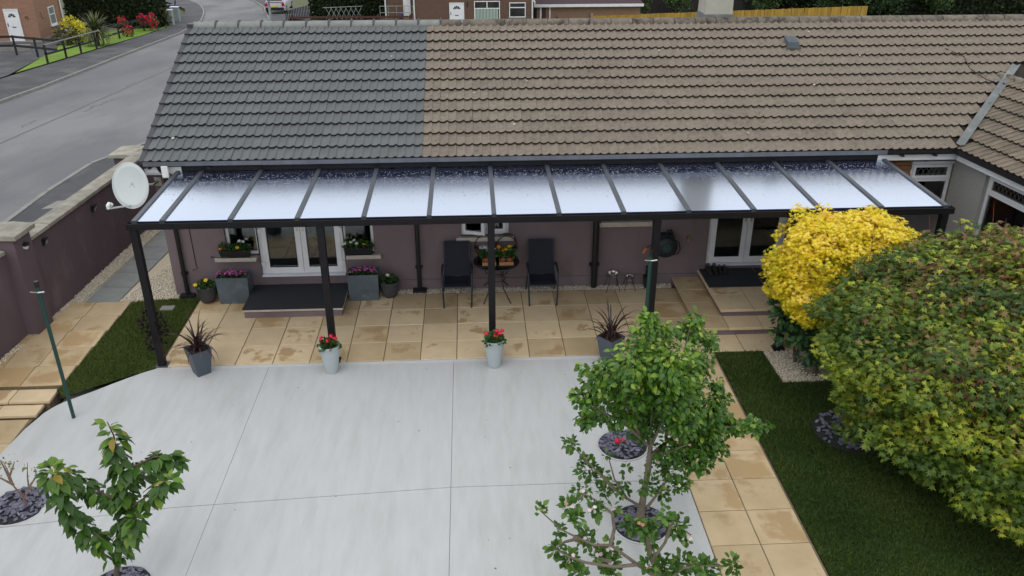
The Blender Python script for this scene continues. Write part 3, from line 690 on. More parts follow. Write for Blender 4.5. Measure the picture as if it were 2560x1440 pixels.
def downpipe(x, y, zt, zb, r, label, shoe=True):
    d = MB().tube([(x, y, zt), (x, y, zb)], r, 12).build('downpipe', PLASTIC, house, label)
    for z in (zb+.45, (zb+zt)/2+.15): MB().tube([(x, y, z-.03), (x, y, z+.03)], r*1.25, 12).box(x-r*1.7, x+r*1.7, y+r*.6, y+r*1.3, z-.025, z+.025).build('pipe_clip', PLASTIC, d)
    if shoe: MB().box(x-.13, x+.13, y-.1, y+.09, 0.002, .05).build('gully', PLASTIC, d)
downpipe(-5.07, 2.53, 2.5, .02, .038, 'black downpipe at the left corner of the bungalow')
downpipe(-.72, 2.53, 2.5, .04, .04, 'black downpipe left of the two garden chairs')
downpipe(2.6, 2.50, 2.5, .02, .058, 'thick black soil pipe right of the chairs', False)
MB().tube([(-5.07, 2.28, 2.63), (-5.07, 2.36, 2.52), (-5.07, 2.53, 2.42)], .036, 10).build('pipe_bend', PLASTIC, house)
MB().tube([(-4.86, 2.59, 2.3), (-4.84, 2.585, .62), (-4.82, 2.57, .56), (-4.9, 2.57, .52), (-4.92, 2.565, .52)], .006, 5).build('wall_cable', PLASTIC, house)
MB().tube([(-4.5, 2.52, .80), (-4.2, 2.5, .80)], .01, 5).tube([(-4.52, 2.52, .80), (-4.49, 2.52, .80)], .02, 6).build('sill_bar', PLASTIC, house)

# ---- roof
PIT = math.atan2(4.38-2.74, 6.12-2.25); CP, SP = math.cos(PIT), math.sin(PIT)
def rp(x, s, h=0): return Vector((x, 2.24+s*CP-h*SP, 2.70+s*SP+h*CP))
GA = .322; NR = 13
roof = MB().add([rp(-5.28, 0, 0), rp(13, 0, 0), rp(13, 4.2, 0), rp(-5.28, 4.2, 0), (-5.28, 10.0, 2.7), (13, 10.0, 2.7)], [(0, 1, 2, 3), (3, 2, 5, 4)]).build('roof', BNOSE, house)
def tile_mesh(mf, mn):
    mb = MB(); prof = [(0, .012), (.02, .004), (.05, .0), (.08, .004), (.105, .02), (.128, .034), (.1485, .026)]
    pr = [(x, z) for x, z in prof]+[(x+.1485, z) for x, z in prof]; pr[-1] = (.296, .02)
    n = len(pr); N0, HD, TH = .046, .0, .036
    L1 = .345
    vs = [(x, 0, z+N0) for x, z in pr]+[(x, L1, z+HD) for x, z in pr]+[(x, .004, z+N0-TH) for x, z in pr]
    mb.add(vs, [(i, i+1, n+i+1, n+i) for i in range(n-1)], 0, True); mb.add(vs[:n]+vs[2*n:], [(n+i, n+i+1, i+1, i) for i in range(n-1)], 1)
    return mb.mesh('roof_tile', [mf, mn])
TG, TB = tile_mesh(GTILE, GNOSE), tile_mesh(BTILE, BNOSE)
RT = Matrix(((1, 0, 0), (0, CP, -SP), (0, SP, CP))).to_4x4()
TW = .297
def ptile(me, x, s, parent):
    j = Matrix.Translation((random.gauss(0, .0015), random.gauss(0, .003), random.gauss(0, .0012))) @ Matrix.Rotation(random.gauss(0, .006), 4, 'Y')
    return inst('roof_tile', me, parent, Matrix.Translation(rp(x, s)) @ RT @ j)
brown = []
for r in range(NR):
    s = r*GA
    for c in range(16): ptile(TG, -.53-TW*(16-c)+.0, s, roof)
    for c in range(46):
        x = -.53+TW*c; y = 2.24+s*CP
        if y < 4.45 and x+TW*.5 > 8.98+(y-2.24)*.93: continue
        brown.append((x, s))
def joined(name, me, mats_, parent, L):
    k = len(me.vertices); V0 = np.zeros(k*3); me.vertices.foreach_get('co', V0); V0 = V0.reshape(-1, 3)
    mb = MB(); o = off(parent)
    fs = [tuple(p.vertices) for p in me.polygons]; mi = [p.material_index for p in me.polygons]
    Vs = []
    for Mx in L:
        A = np.array(Mx); Vs.append(V0 @ A[:3, :3].T+A[:3, 3])
    V = np.concatenate(Vs)-np.array(o); n = len(L)
    F = (np.array(fs)[None]+np.arange(n)[:, None, None]*k).reshape(-1, 4)
    m2 = np_mesh(name, V, F, mats_, None, False); m2.polygons.foreach_set('material_index', np.tile(mi, n).astype(np.int32)); m2.polygons.foreach_set('use_smooth', np.tile([i == 0 for i in mi], n))
    return link(name, m2, parent, None, 'stuff')
brown.sort(key=lambda t: (rp(*t)-CAM).length)
for x, s in brown[:245]: ptile(TB, x, s, roof)
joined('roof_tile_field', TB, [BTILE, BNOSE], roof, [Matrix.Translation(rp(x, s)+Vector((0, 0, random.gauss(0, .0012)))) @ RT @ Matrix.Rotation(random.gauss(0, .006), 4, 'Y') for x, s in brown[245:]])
# ridge tiles and verge caps
def ridge_tile(x0, x1, me_mat):
    pr = [(.125*math.cos(a), .095*math.sin(a)) for a in np.linspace(-.25, math.pi+.25, 11)]
    mb = MB(); vs = [(x, 6.14+y_, 4.335+z) for x in (x0, x1) for y_, z in pr]; n = len(pr)
    mb.add(vs, [(i, i+1, n+i+1, n+i) for i in range(n-1)], 0, True)
    return mb.build('ridge_tile', me_mat, roof)
x = -5.25
while x < 12.9:
    g = x < -.6; ridge_tile(x, x+.43, RIDGEG if g else RIDGEB)
    if g: MB().tube([(x+.435, 6.14, 4.335), (x+.47, 6.14, 4.335)], .125, 12).build('ridge_union', mat('ridge_union_grey', (.07, .072, .075), None, rough=.8), roof)
    x += .455 if g else .44
VG = mat('dark_verge', (.04, .042, .05), (.055, .057, .066), 6, .5)
vm = MB().box(0, .085, 0, .335, -.1, .052).box(-.006, .09, -.012, .03, -.105, .06).mesh('verge_cap', VG)
for r in range(NR): inst('verge_cap', vm, roof, Matrix.Translation(rp(-5.36, r*GA, 0)) @ RT @ Matrix.Rotation(R(-3), 4, 'X'))
MB().box(-5.37, -5.24, 6.02, 6.26, 4.2, 4.4).build('ridge_end', VG, roof)
# roof vent, chimney, roof cable
v = MB(); v.add([(6.70, 5.10, 4.0), (6.95, 5.10, 4.0), (6.95, 5.38, 4.14), (6.70, 5.38, 4.14), (6.715, 5.12, 4.09), (6.935, 5.12, 4.09), (6.935, 5.35, 4.17), (6.715, 5.35, 4.17)], [(0, 1, 5, 4), (1, 2, 6, 5), (2, 3, 7, 6), (3, 0, 4, 7), (4, 5, 6, 7)])
v.box(6.68, 6.97, 5.06, 5.09, 3.96, 4.005).build('roof_vent', mat('slate_grey_plastic', (.06, .078, .095), (.08, .1, .115), 9, .55), roof, bevel=.01)
ch = MB().frustum((5.59, 6.62), .60, .62, .54, .56, 3.9, 6.2).build('chimney', mat('grey_render', (.42, .41, .35), (.34, .33, .28), 3, .9, .3, 60), roof)
MB().frustum((5.59, 6.60), .63, .68, .61, .65, 4.2, 4.46).build('flashing', LEAD, ch)
MB().frustum((5.59, 6.62), .66, .68, .66, .68, 6.2, 6.3).build('chimney_cap', KERB, ch)
MB().tube([rp(9.1+.07, 0, 0)+Vector(p) for p in ()] or [(9.93, 5.05, 3.95), (10.2, 4.75, 3.83), (10.15, 4.4, 3.68), (10.32, 4.05, 3.54), (10.7, 3.8, 3.44), (10.75, 3.6, 3.36)], .008, 5).build('roof_cable', PLASTIC, roof)
LICH = mat('lichen_spot', (.50, .50, .42), (.3, .3, .24), 30, .95)
mb = MB()
for x, s in ((2.0, 3.9), (4.1, 3.0), (4.85, 2.9), (1.1, .75), (1.4, 2.05), (6.15, 4.05), (8.1, 2.75), (8.8, 1.35), (5.3, .4), (7.3, 3.6), (-1.2, 2.9), (3.0, 1.2), (-3.2, 2.4), (-4.9, .5), (0.4, 1.7), (6.9, 1.8)):
    r = random.uniform(.012, .035); c = rp(x, s+.1, .062); n = random.choice((5, 6, 7))
    mb.add([c+Vector((1, 0, 0))*math.cos(6.283*k/n)*r*random.uniform(.6, 1.2)+Vector((0, CP, SP))*math.sin(6.283*k/n)*r*random.uniform(.6, 1.2) for k in range(n)]+[c+Vector((0, 0, .008))], [(k, (k+1) % n, n) for k in range(n)])
mb.build('lichen', LICH, roof, None, 'stuff')

# ---- right wing
E1 = Vector((.128, -1, 0)).normalized(); E2 = Vector((1, .128, 0)).normalized(); UZ = Vector((0, 0, 1))
WC = Vector((9.20, 2.52, 0))
def wp(a, b, z): return WC+E1*a+E2*b+UZ*z
PEB = mat('pebbledash', (.46, .45, .43), (.36, .35, .335), 60, .95, .9, 90, c3=(.24, .235, .22), s3=38, t3=(.58, .68))
mb = MB()
def wq(a0, a1, z0, z1): mb.quad(wp(a0, 0, z0), wp(a1, 0, z0), wp(a1, 0, z1), wp(a0, 0, z1))
wq(-.05, .80, -.3, 2.6); wq(.80, 1.95, -.3, 1.0); wq(.80, 1.95, 2.44, 2.6); wq(1.95, 5.5, -.3, 2.6)
for a in (.80, 1.95): mb.quad(wp(a, 0, 1.0), wp(a, .14, 1.0), wp(a, .14, 2.44), wp(a, 0, 2.44))
mb.quad(wp(.8, 0, 2.44), wp(1.95, 0, 2.44), wp(1.95, .14, 2.44), wp(.8, .14, 2.44)); mb.quad(wp(.8, 0, 1), wp(1.95, 0, 1), wp(1.95, .14, 1), wp(.8, .14, 1))
mb.quad(wp(5.5, 0, -.3), wp(5.5, 4, -.3), wp(5.5, 4, 2.6), wp(5.5, 0, 2.6)); mb.quad(wp(5.5, 0, 2.6), wp(5.5, 4, 2.6), wp(5.5, 2, 3.5), wp(5.5, 2, 3.5))
mb.build('wing_wall', PEB, house)
def wbox(m_, a0, a1, b0, b1, z0, z1): m_.obox(wp((a0+a1)/2, (b0+b1)/2, (z0+z1)/2), E1, E2, UZ, (a1-a0)/2, (b1-b0)/2, (z1-z0)/2); return m_
m_ = MB()
for a0, a1, z0, z1 in ((.80, .86, 1, 2.44), (1.89, 1.95, 1, 2.44), (.86, 1.89, 1, 1.06), (.86, 1.89, 2.38, 2.44), (.86, 1.89, 2.06, 2.13)): wbox(m_, a0, a1, .08, .15, z0, z1)
for a0, a1, z0, z1 in ((.87, .93, 2.13, 2.38), (1.82, 1.88, 2.13, 2.38), (.93, 1.82, 2.13, 2.17), (.93, 1.82, 2.34, 2.38)): wbox(m_, a0, a1, .055, .085, z0, z1)
f = m_.build('window_frame', UPVC, house)
wbox(MB(), .86, 1.89, .11, .12, 1.06, 2.06).build('pane', GLASS, f); wbox(MB(), .93, 1.82, .075, .085, 2.17, 2.34).build('pane', GLASS, f)
lattice(MB(), wp(.93, .07, 2.17), E1, UZ, .89, .17, 9).build('leading', LEADC, f)
wbox(MB(), .7, 2.05, .19, 1.4, .9, 2.5).build('room', ROOM, house)
wbox(MB(), .2, 5.6, -.19, -.17, 2.50, 2.66).build('fascia', WHITE, house)
wbox(MB(), .2, 5.6, -.17, 0, 2.53, 2.545).build('soffit', WHITE, house)
wbox(MB(), .26, 5.6, -.29, -.19, 2.63, 2.70).build('gutter', PLASTIC, house)
WPT = R(23); wc, ws = math.cos(WPT), math.sin(WPT)
def wr(a, s, h=0): return wp(a, -.26+s*wc-h*ws, 2.70+s*ws+h*wc)
WL = 2.22
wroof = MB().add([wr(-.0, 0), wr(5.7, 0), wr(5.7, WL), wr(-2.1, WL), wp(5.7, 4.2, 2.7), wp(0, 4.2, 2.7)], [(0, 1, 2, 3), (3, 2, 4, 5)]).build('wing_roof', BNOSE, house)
up = (E2*wc+UZ*ws).normalized(); nrm = (-E2*ws+UZ*wc).normalized()
RW = Matrix(((E1.x, up.x, nrm.x), (E1.y, up.y, nrm.y), (E1.z, up.z, nrm.z))).to_4x4()
wt = []
for r in range(7):
    s = r*GA
    for c in range(30):
        a = 5.6-TW*(c+1)
        if a+TW*.35 < .28-s*wc*.98: continue
        wt.append((a, s))
vis = [t for t in wt if t[0] < 2.4]; rest = [t for t in wt if t[0] >= 2.4]
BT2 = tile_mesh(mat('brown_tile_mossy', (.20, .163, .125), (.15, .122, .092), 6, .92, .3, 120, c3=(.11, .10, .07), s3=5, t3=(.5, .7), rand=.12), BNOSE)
for a, s in vis[:55]: inst('roof_tile', BT2, wroof, Matrix.Translation(wr(a, s)) @ RW)
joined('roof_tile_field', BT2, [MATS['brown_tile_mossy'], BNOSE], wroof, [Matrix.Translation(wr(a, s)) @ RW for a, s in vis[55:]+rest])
for k in range(12):
    p0, p1 = wr(-1.75+.45*k, WL-.02, .03), wr(-1.75+.45*k+.43, WL-.02, .03)
    MB().tube([p0-UZ*.06, p1-UZ*.06], .1, 10).build('ridge_tile', RIDGEB, wroof)
# valley flashing
va, vb = Vector((8.99, 2.2, 2.755)), Vector((11.05, 4.36, 3.685)); d = (vb-va).normalized(); side = d.cross(UZ).normalized()
mb = MB(); 
for k in range(3):
    a, b = va+(vb-va)*(k/3), va+(vb-va)*((k+1)/3+.01); hh = Vector((0, 0, .012-.004*k+.012))
    mb.add([a-side*.075+hh+UZ*.05, a+hh+UZ*.02, a+side*.075+hh+UZ*.05, b-side*.075+hh+UZ*.055, b+hh+UZ*.025, b+side*.075+hh+UZ*.055], [(0, 1, 4, 3), (1, 2, 5, 4)])
mb.build('valley_flashing', LEAD, roof)

# ================================================================ VERANDA CANOPY
can = thing('veranda_canopy', 'black framed lean-to canopy with translucent roof panels over the patio', 'canopy', (1.4, 0, 0))
X0, X1 = -4.80, 7.76; ZF, ZB, YF, YB = 2.474, 2.518, .13, 2.57
bm_ = MB().box(X0-.04, X1+.04, .01, .118, 2.375, 2.43).box(X0-.045, X1+.045, -.006, .008, 2.455, 2.482).box(X0-.045, X1+.045, .001, .0095, 2.383, 2.402).box(X0-.045, X1+.045, .0005, .0092, 2.41, 2.454)
bm_.box(X0-.04, X1+.04, .119, .133, 2.38, 2.462); bm_.box(X0-.047, X0-.041, -.006, .13, 2.378, 2.481).box(X1+.041, X1+.047, -.006, .13, 2.378, 2.481)
bm_.build('front_beam', BLACK, can, bevel=.004)
MB().box(X0, X1, YB-.02, 2.598, 2.44, 2.62).box(X0, X1, YB-.07, YB-.021, 2.56, 2.60).build('wall_plate', BLACK, can)
RX = [-4.76, -4.35, -3.34, -2.34, -1.34, -.35, .64, 1.64, 2.64, 3.65, 4.67, 5.70, 6.69, 7.72]
POLY = panel_mat()
def cz(y): return ZF+(ZB-ZF)*(y-YF)/(YB-YF)
for i, x in enumerate(RX):
    wd = .072
    vs = [(x+sx*wd/2, y, cz(y)+h) for y in (YF-.03, YB-.04) for h in (-.055, .022) for sx in (-1, 1)]
    MB().add(vs, [(0, 1, 3, 2), (4, 6, 7, 5), (0, 2, 6, 4), (1, 5, 7, 3), (2, 3, 7, 6), (0, 4, 5, 1)]).build('rafter', GREYAL, can, bevel=.004)
    MB().box(x-.045, x+.045, YB-.1, YB-.03, cz(YB)+.024, cz(YB)+.06).build('rafter_cap', BLACK, can)
    if i < 13:
        a, b = x+.03, RX[i+1]-.03
        vs = [(xx, y, cz(y)+h) for y in (YF-.01, YB-.03) for h in (-.016, 0) for xx in (a, b)]
        MB().add(vs, [(0, 1, 3, 2), (4, 6, 7, 5), (0, 2, 6, 4), (1, 5, 7, 3), (2, 3, 7, 6), (0, 4, 5, 1)]).build('roof_panel', POLY, can)
# rain drops standing on the sheets, thickest towards the house
n = 6500; px = rng.uniform(X0+.05, X1-.05, n); u = 1-np.abs(rng.normal(0, .3, n)); ok = (u > .03) & (u < .985); px, u = px[ok], u[ok]; n = len(px)
ok = np.min(np.abs(px[:, None]-np.array(RX)[None]), axis=1) > .055; px, u = px[ok], u[ok]; n = len(px)
py = YF+(YB-.05-YF)*u; pz = ZF+(ZB-ZF)*(py-YF)/(YB-YF)
DV = np.array([(math.cos(6.283*k/7), math.sin(6.283*k/7), 0) for k in range(7)]+[(.62*math.cos(6.283*k/7), .62*math.sin(6.283*k/7), .3) for k in range(7)]+[(0, 0, .42)])
DF = [(k, (k+1) % 7, 7+(k+1) % 7, 7+k) for k in range(7)]+[(7+k, 7+(k+1) % 7, 14) for k in range(7)]
DROP = bpy.data.materials.new('rain_drop'); DROP.use_nodes = True; nn = DROP.node_tree.nodes; nn.remove(nn['Principled BSDF'])
t_ = nn.new('ShaderNodeBsdfTransparent'); t_.inputs[0].default_value = (.92, .94, .96, 1); g_ = nn.new('ShaderNodeBsdfGlossy'); g_.inputs['Roughness'].default_value = .12; f_ = nn.new('ShaderNodeLayerWeight'); f_.inputs[0].default_value = .72
m_x = nn.new('ShaderNodeMixShader'); ll = DROP.node_tree.links; ll.new(f_.outputs['Fresnel'], m_x.inputs[0]); ll.new(t_.outputs[0], m_x.inputs[1]); ll.new(g_.outputs[0], m_x.inputs[2]); ll.new(m_x.outputs[0], nn['Material Output'].inputs[0])
W_, F_, k_ = place((DV, DF), np.stack([px, py, pz+.0005], 1), frames(np.tile((0., 1, 0), (n, 1)), np.tile((0., 0, 1), (n, 1))), rng.uniform(.004, .017, n)*(.4+.75*u))
link('rain_drops', np_mesh('rain_drops', W_-np.array(off(can)), F_, DROP, None, True), can, None, 'stuff')
for x in (-4.77, -2.0, .59, 3.16, 5.38, 7.69):
    z0 = zc(x, 0)-.004
    p = MB().box(x-.055, x+.055, .012, .122, z0+.01, 2.374).build('post', BLACK, can, bevel=.006)
    MB().box(x-.1, x+.1, -.025, .155, z0+.002, z0+.014).build('base_plate', GREYAL if x < -4 else BLACK, p)
fr = mat('obscure_sheet', (.30, .30, .33), (.24, .24, .27), 3, .35)
MB().box(7.685, 7.70, .15, 2.5, .5, 2.33).build('side_panel', fr, can)
MB().box(7.66, 7.72, .135, 2.55, 2.33, 2.38).build('side_rail', BLACK, can)
MB().box(-1.0, -.9, 2.36, 2.54, 2.52, 2.535).build('bracket', WHITE, can)
# ================================================================ STEPS AT THE DOORS, MATS
st = thing('door_step', 'low purple step with buff edging at the left french doors', 'step', (-2.94, 2.1, 0))
MB().box(-3.80, -2.07, 1.6, 2.59, -.05, .135).build('riser', RENDER, st)
MB().box(-3.83, -2.04, 1.565, 2.588, .136, .170).build('slab_edge', SILL, st, bevel=.004)
solo(MB().box(-3.825, -2.045, 1.575, 2.58, .1705, .184), 'step_carpet', MATTE, 'charcoal carpet covering the step at the left french doors', 'carpet', (-2.94, 2.1, .17))
ls = thing('stone_step', 'wide lower buff stone step below the right doors', 'step', (5.3, 1.5, 0))
MB().box(4.2, 6.9, .56, 2.58, -.05, .105).build('riser', RENDER, ls)
for y0, y1 in ((.52, .98), (.98, 1.5), (1.5, 2.02), (2.02, 2.585)): slab(ls, 4.12, 4.66, y0, y1, .15, SLAB2)
for x0, x1 in ((4.66, 5.26), (5.26, 5.86), (5.86, 6.46), (6.46, 6.95)): slab(ls, x0, x1, .52, .98, .15, SLAB)
us = thing('stone_step', 'upper buff stone step directly under the right doors', 'step', (5.5, 1.8, .15))
MB().box(4.65, 6.9, .95, 2.58, .106, .255).build('riser', RENDER, us)
for x0, x1 in ((4.6, 5.2), (5.2, 5.8), (5.8, 6.4), (6.4, 6.95)):
    for y0, y1 in ((.9, 1.5), (1.5, 1.95), (1.95, 2.585)): slab(us, x0, x1, y0, y1, .30, SLAB)
solo(MB().box(4.63, 5.66, 1.78, 2.56, .301, .316), 'door_mat', MATTE, 'charcoal door mat with black shoes standing on it', 'mat', (5.15, 2.17, .3))
solo(MB().box(5.68, 6.6, 1.75, 2.56, .301, .314), 'door_mat', MATTE, 'charcoal door mat beside the yellow tree, without shoes', 'mat', (6.1, 2.15, .3))
LEATHER = mat('black_leather', (.02, .018, .017), (.035, .03, .027), 12, .4)
def shoe(x, y, rot, s, label):
    M = Matrix.Translation((x, y, .316)) @ Matrix.Rotation(rot, 4, 'Z') @ Matrix.Scale(s, 4)
    t = thing('shoe', label, 'shoe', (x, y, .316), 'shoes on the door mat')
    sec = [(-.13, .030, .05), (-.11, .042, .115), (-.05, .04, .11), (0, .04, .075), (.06, .047, .06), (.11, .043, .05), (.15, .02, .03)]
    mb = MB(); vs = []
    for yy, hw, h in sec: vs += [(-hw, yy, .012), (-hw*.95, yy, h*.7), (-hw*.45, yy, h), (hw*.45, yy, h), (hw*.95, yy, h*.7), (hw, yy, .012)]
    fs = [(i*6+k, i*6+k+1, i*6+7+k, i*6+6+k) for i in range(6) for k in range(5)]+[(0, 1, 2, 3, 4, 5), (41, 40, 39, 38, 37, 36)]
    mb.add(vs, fs, 0, True).xf(M).build('upper', LEATHER, t)
    MB().prism([(-.035, -.135), (.035, -.135), (.05, .06), (.03, .155), (-.03, .155), (-.05, .06)], 0, .014).xf(M).build('sole', PLASTIC, t)
    MB().tube([(.03*math.cos(a), -.08+.04*math.sin(a), .118) for a in np.linspace(0, 6.28, 11)], .008, 5).xf(M).build('collar', mat('grey_lining', (.16, .16, .16), None), t)
for i, (x, s, nm) in enumerate(((4.79, 1.05, 'leftmost large black shoe in the row on the door mat'), (4.90, 1.05, 'second large black shoe in the row on the door mat'), (5.0, .85, 'third shoe in the row, a smaller black one'), (5.09, .85, 'rightmost small black shoe on the door mat'))):
    shoe(x, 2.42, math.pi+R(random.uniform(-6, 6)), s, nm)

# ================================================================ BOUNDARY WALL
bw_ = thing('boundary_wall', 'dark purple rendered boundary wall with pale stone coping beside the road', 'wall', (-7.3, 4, 0))
DW = Vector((.0765, 1, 0)).normalized(); NWL = Vector((-1, .0765, 0)).normalized()
def wl(t, b, z): return Vector((-7.41, 0, 0))+DW*t+NWL*b+UZ*z
def wb(mb, t0, t1, b0, b1, z0, z1, z0b=None, z1b=None):
    vs = [wl(t, b, z) for t, zz in ((t0, (z0, z1)), (t1, (z0 if z0b is None else z0b, z1 if z1b is None else z1b))) for b in (b0, b1) for z in zz]
    return mb.add(vs, [(0, 1, 3, 2), (4, 6, 7, 5), (0, 4, 5, 1), (2, 3, 7, 6), (1, 5, 7, 3), (0, 2, 6, 4)])
wb(MB(), 1.66, 8.35, 0, .22, -.6, 1.52, -1.1, 1.50).build('wall_panel', WALLR, bw_)
wb(MB(), -6, 1.22, .10, .30, -.6, 1.54, -.6, 1.54).build('wall_panel', WALLR, bw_)
wb(MB(), 1.2, 1.68, -.10, .42, -.6, 1.775).build('pillar', WALLR, bw_)
def cop(t0, t1, b0, b1, z0, z1, th=.085):
    mb = MB()
    vs = []
    for t, z in ((t0, z0), (t1, z1)):
        vs += [wl(t, b0, z), wl(t, b0, z+th*.75), wl(t, (b0+b1)/2, z+th), wl(t, b1, z+th*.75), wl(t, b1, z)]
    mb.add(vs, [(i, (i+1) % 5, 5+(i+1) % 5, 5+i) for i in range(5)]+[(4, 3, 2, 1, 0), (5, 6, 7, 8, 9)])
    return mb.build('coping_stone', COPING, bw_, bevel=.006)
ts = [1.69, 2.35, 3.25, 4.1, 5.05, 5.9, 6.85, 7.75, 8.4]
for a, b in zip(ts[:-1], ts[1:]): cop(a+.004, b-.004, -.055, .275, 1.52-.003*(a-1.5)+.002+random.uniform(0, .004), 1.52-.003*(b-1.5)+.002)
cop(1.13, 1.75, -.19, .50, 1.777, 1.777, .105)
for a in (-2.66, -1.71, -.76, .19): cop(a, a+.94, .04, .36, 1.542, 1.542)
# second pillar past the corner of the bungalow
wb(MB(), 7.95, 8.55, .85, 1.45, -1, 1.02).build('pillar', WALLR, bw_); cop(7.87, 8.63, .76, 1.54, 1.022, 1.022, .1)
wb(MB(), 8.1, 8.4, .22, .849, -1, .95).build('wall_panel', WALLR, bw_)
def cube_light(t, z, label):
    o = thing('wall_light', label, 'wall light', tuple(wl(t, -.001, z)), 'black lights on the boundary wall')
    m1 = MB(); vs = [wl(t+a, b, z+c) for a in (-.055, .055) for b, c in ((0, -.06), (0, .06), (-.085, .06), (-.03, -.06))]
    m1.add(vs, [(0, 1, 2, 3), (7, 6, 5, 4), (0, 4, 5, 1), (1, 5, 6, 2), (2, 6, 7, 3), (3, 7, 4, 0)]).build('housing', PLASTIC, o, bevel=.004)
    m2 = MB(); m2.quad(wl(t-.04, -.079, z+.035), wl(t+.04, -.079, z+.035), wl(t+.04, -.044, z-.045), wl(t-.04, -.044, z-.045)).build('lens', mat('dull_lens', (.25, .26, .27), None, rough=.2), o)
cube_light(2.15, 1.34, 'black cube light on the purple wall near the pillar'); cube_light(3.95, 1.27, 'black cube light on the purple wall behind the satellite dish')
o = thing('eyelid_light', 'round eyelid light on the wall pillar', 'wall light', tuple(wl(1.46, -.101, 1.56)))
c = wl(1.46, -.105, 1.56)
MB().tube([c, c-NWL*.03], .062, 18).build('lens', WHITE, o)
mb = MB(); n = 10; vs = []
for rr, b in ((.064, .0), (.066, -.05), (.0, -.055)):
    for k in range(n+1):
        a = math.pi*k/n-.15; vs.append(c+DW*(math.cos(a)*rr)+UZ*(math.sin(a)*rr)+NWL*b)
mb.add(vs, [(i*(n+1)+k, i*(n+1)+k+1, (i+1)*(n+1)+k+1, (i+1)*(n+1)+k) for i in (0, 1) for k in range(n)]).build('hood', PLASTIC, o)

# ================================================================ SATELLITE DISH, ANTENNA
DISH = mat('dish_grey', (.56, .60, .60), (.52, .56, .56), 3, .45)
ds = thing('satellite_dish', 'pale grey oval satellite dish on an arm at the bungalow corner', 'satellite dish', (-5.28, 2.7, 2.2))
dc = Vector((-5.57, 2.2, 2.32)); aim = Vector((-.22, -1, .26)).normalized(); ax = aim.cross(UZ).normalized(); ay = ax.cross(aim)
mb = MB(); vs = []; nr, na = 6, 36
for i in range(nr+1):
    r = i/nr
    for k in range(na):
        a = 2*math.pi*k/na; vs.append(dc+ax*(math.cos(a)*r*.33)+ay*(math.sin(a)*r*.385)-aim*(.055*(1-r*r)))
fs = [(i*na+k, i*na+(k+1) % na, (i+1)*na+(k+1) % na, (i+1)*na+k) for i in range(nr) for k in range(na)]
mb.add(vs, fs, 0, True)
rim = [dc+ax*(math.cos(a)*.335)+ay*(math.sin(a)*.39)-aim*.006 for a in np.linspace(0, 2*math.pi, 37)]
d_ = mb.build('dish', DISH, ds); sd = d_.modifiers.new('thick', 'SOLIDIFY'); sd.thickness = .006
MB().tube(rim, .011, 6, cap=False).build('rim', DISH, ds)
mb = MB()
for x, y in ((-.03, -.02), (.03, -.02), (-.045, -.28), (.045, -.28), (-.02, -.3), (.02, -.3)): mb.tube([dc+ax*x+ay*y-aim*.045, dc+ax*x+ay*y-aim*.035], .006, 6)
mb.build('rivet', mat('dark_rivet', (.1, .1, .1), None), ds)
foot = dc-ay*.34-aim*.01; feed = dc+aim*.42-ay*.36+ax*.16
MB().bar(foot-aim*.06, feed, .03, .022).build('feed_arm', DISH, ds)
MB().tube([feed+ay*.0-aim*.02, feed+ay*.05+aim*.0, feed+ay*.09-aim*.05], [.03, .032, .028], 10).tube([feed+ay*.05-aim*.05, feed+ay*.06-aim*.1], .038, 12).build('feed_horn', WHITE, ds)
MB().tube([feed-ay*.02+ax*.02, feed-ay*.05+ax*.02], .009, 6).tube([feed-ay*.02-ax*.02, feed-ay*.05-ax*.02], .009, 6).build('connector', PLASTIC, ds)
MB().tube([dc-aim*.06, dc-aim*.16, Vector((-5.27, 2.42, 2.26)), Vector((-5.22, 2.59, 2.26))], .018, 8).box(-5.29, -5.17, 2.575, 2.6, 2.18, 2.34).build('wall_bracket', CHROME, ds)
an = thing('antenna_box', 'white upright antenna box on a short pole at the eaves', 'antenna', (-4.95, 2.3, 2.4))
b_ = MB().box(-5.005, -4.885, 2.2, 2.25, 2.44, 2.665).build('body', WHITE, an, bevel=.022)
MB().tube([(-4.93, 2.26, 2.5), (-4.92, 2.3, 2.33), (-4.9, 2.55, 2.3)], .013, 6).build('bracket', CHROME, an)

# ================================================================ CLOTHES POLES
POLEG = mat('green_pole', (.012, .05, .045), (.018, .06, .052), 9, .4)
def clothes_pole(x, y, z0, h, r, label):
    t = thing('clothes_pole', label, 'clothes pole', (x, y, z0), 'green clothes line poles')
    MB().tube([(x, y, z0), (x, y, z0+h-.09)], r, 12).build('pole', POLEG, t)
    MB().tube([(x, y, z0+h-.09), (x, y, z0+h)], r*1.15, 12).build('cap', PLASTIC, t)
    for k, (s, mm) in enumerate(((1, WHITE), (-1, COPING))):
        MB().tube([(x, y-r, z0+h-.16), (x+s*.05, y-r-.012, z0+h-.15), (x+s*.095, y-r-.012, z0+h-.145)], .009, 6).build('hook', mm, t)
clothes_pole(-5.70, -1.2, zc(-5.7, -1.2), 2.26, .027, 'green clothes pole standing on the left of the concrete yard')
clothes_pole(3.02, -.28, -.004, 2.0, .03, 'green clothes pole close to the canopy post behind the pear tree')

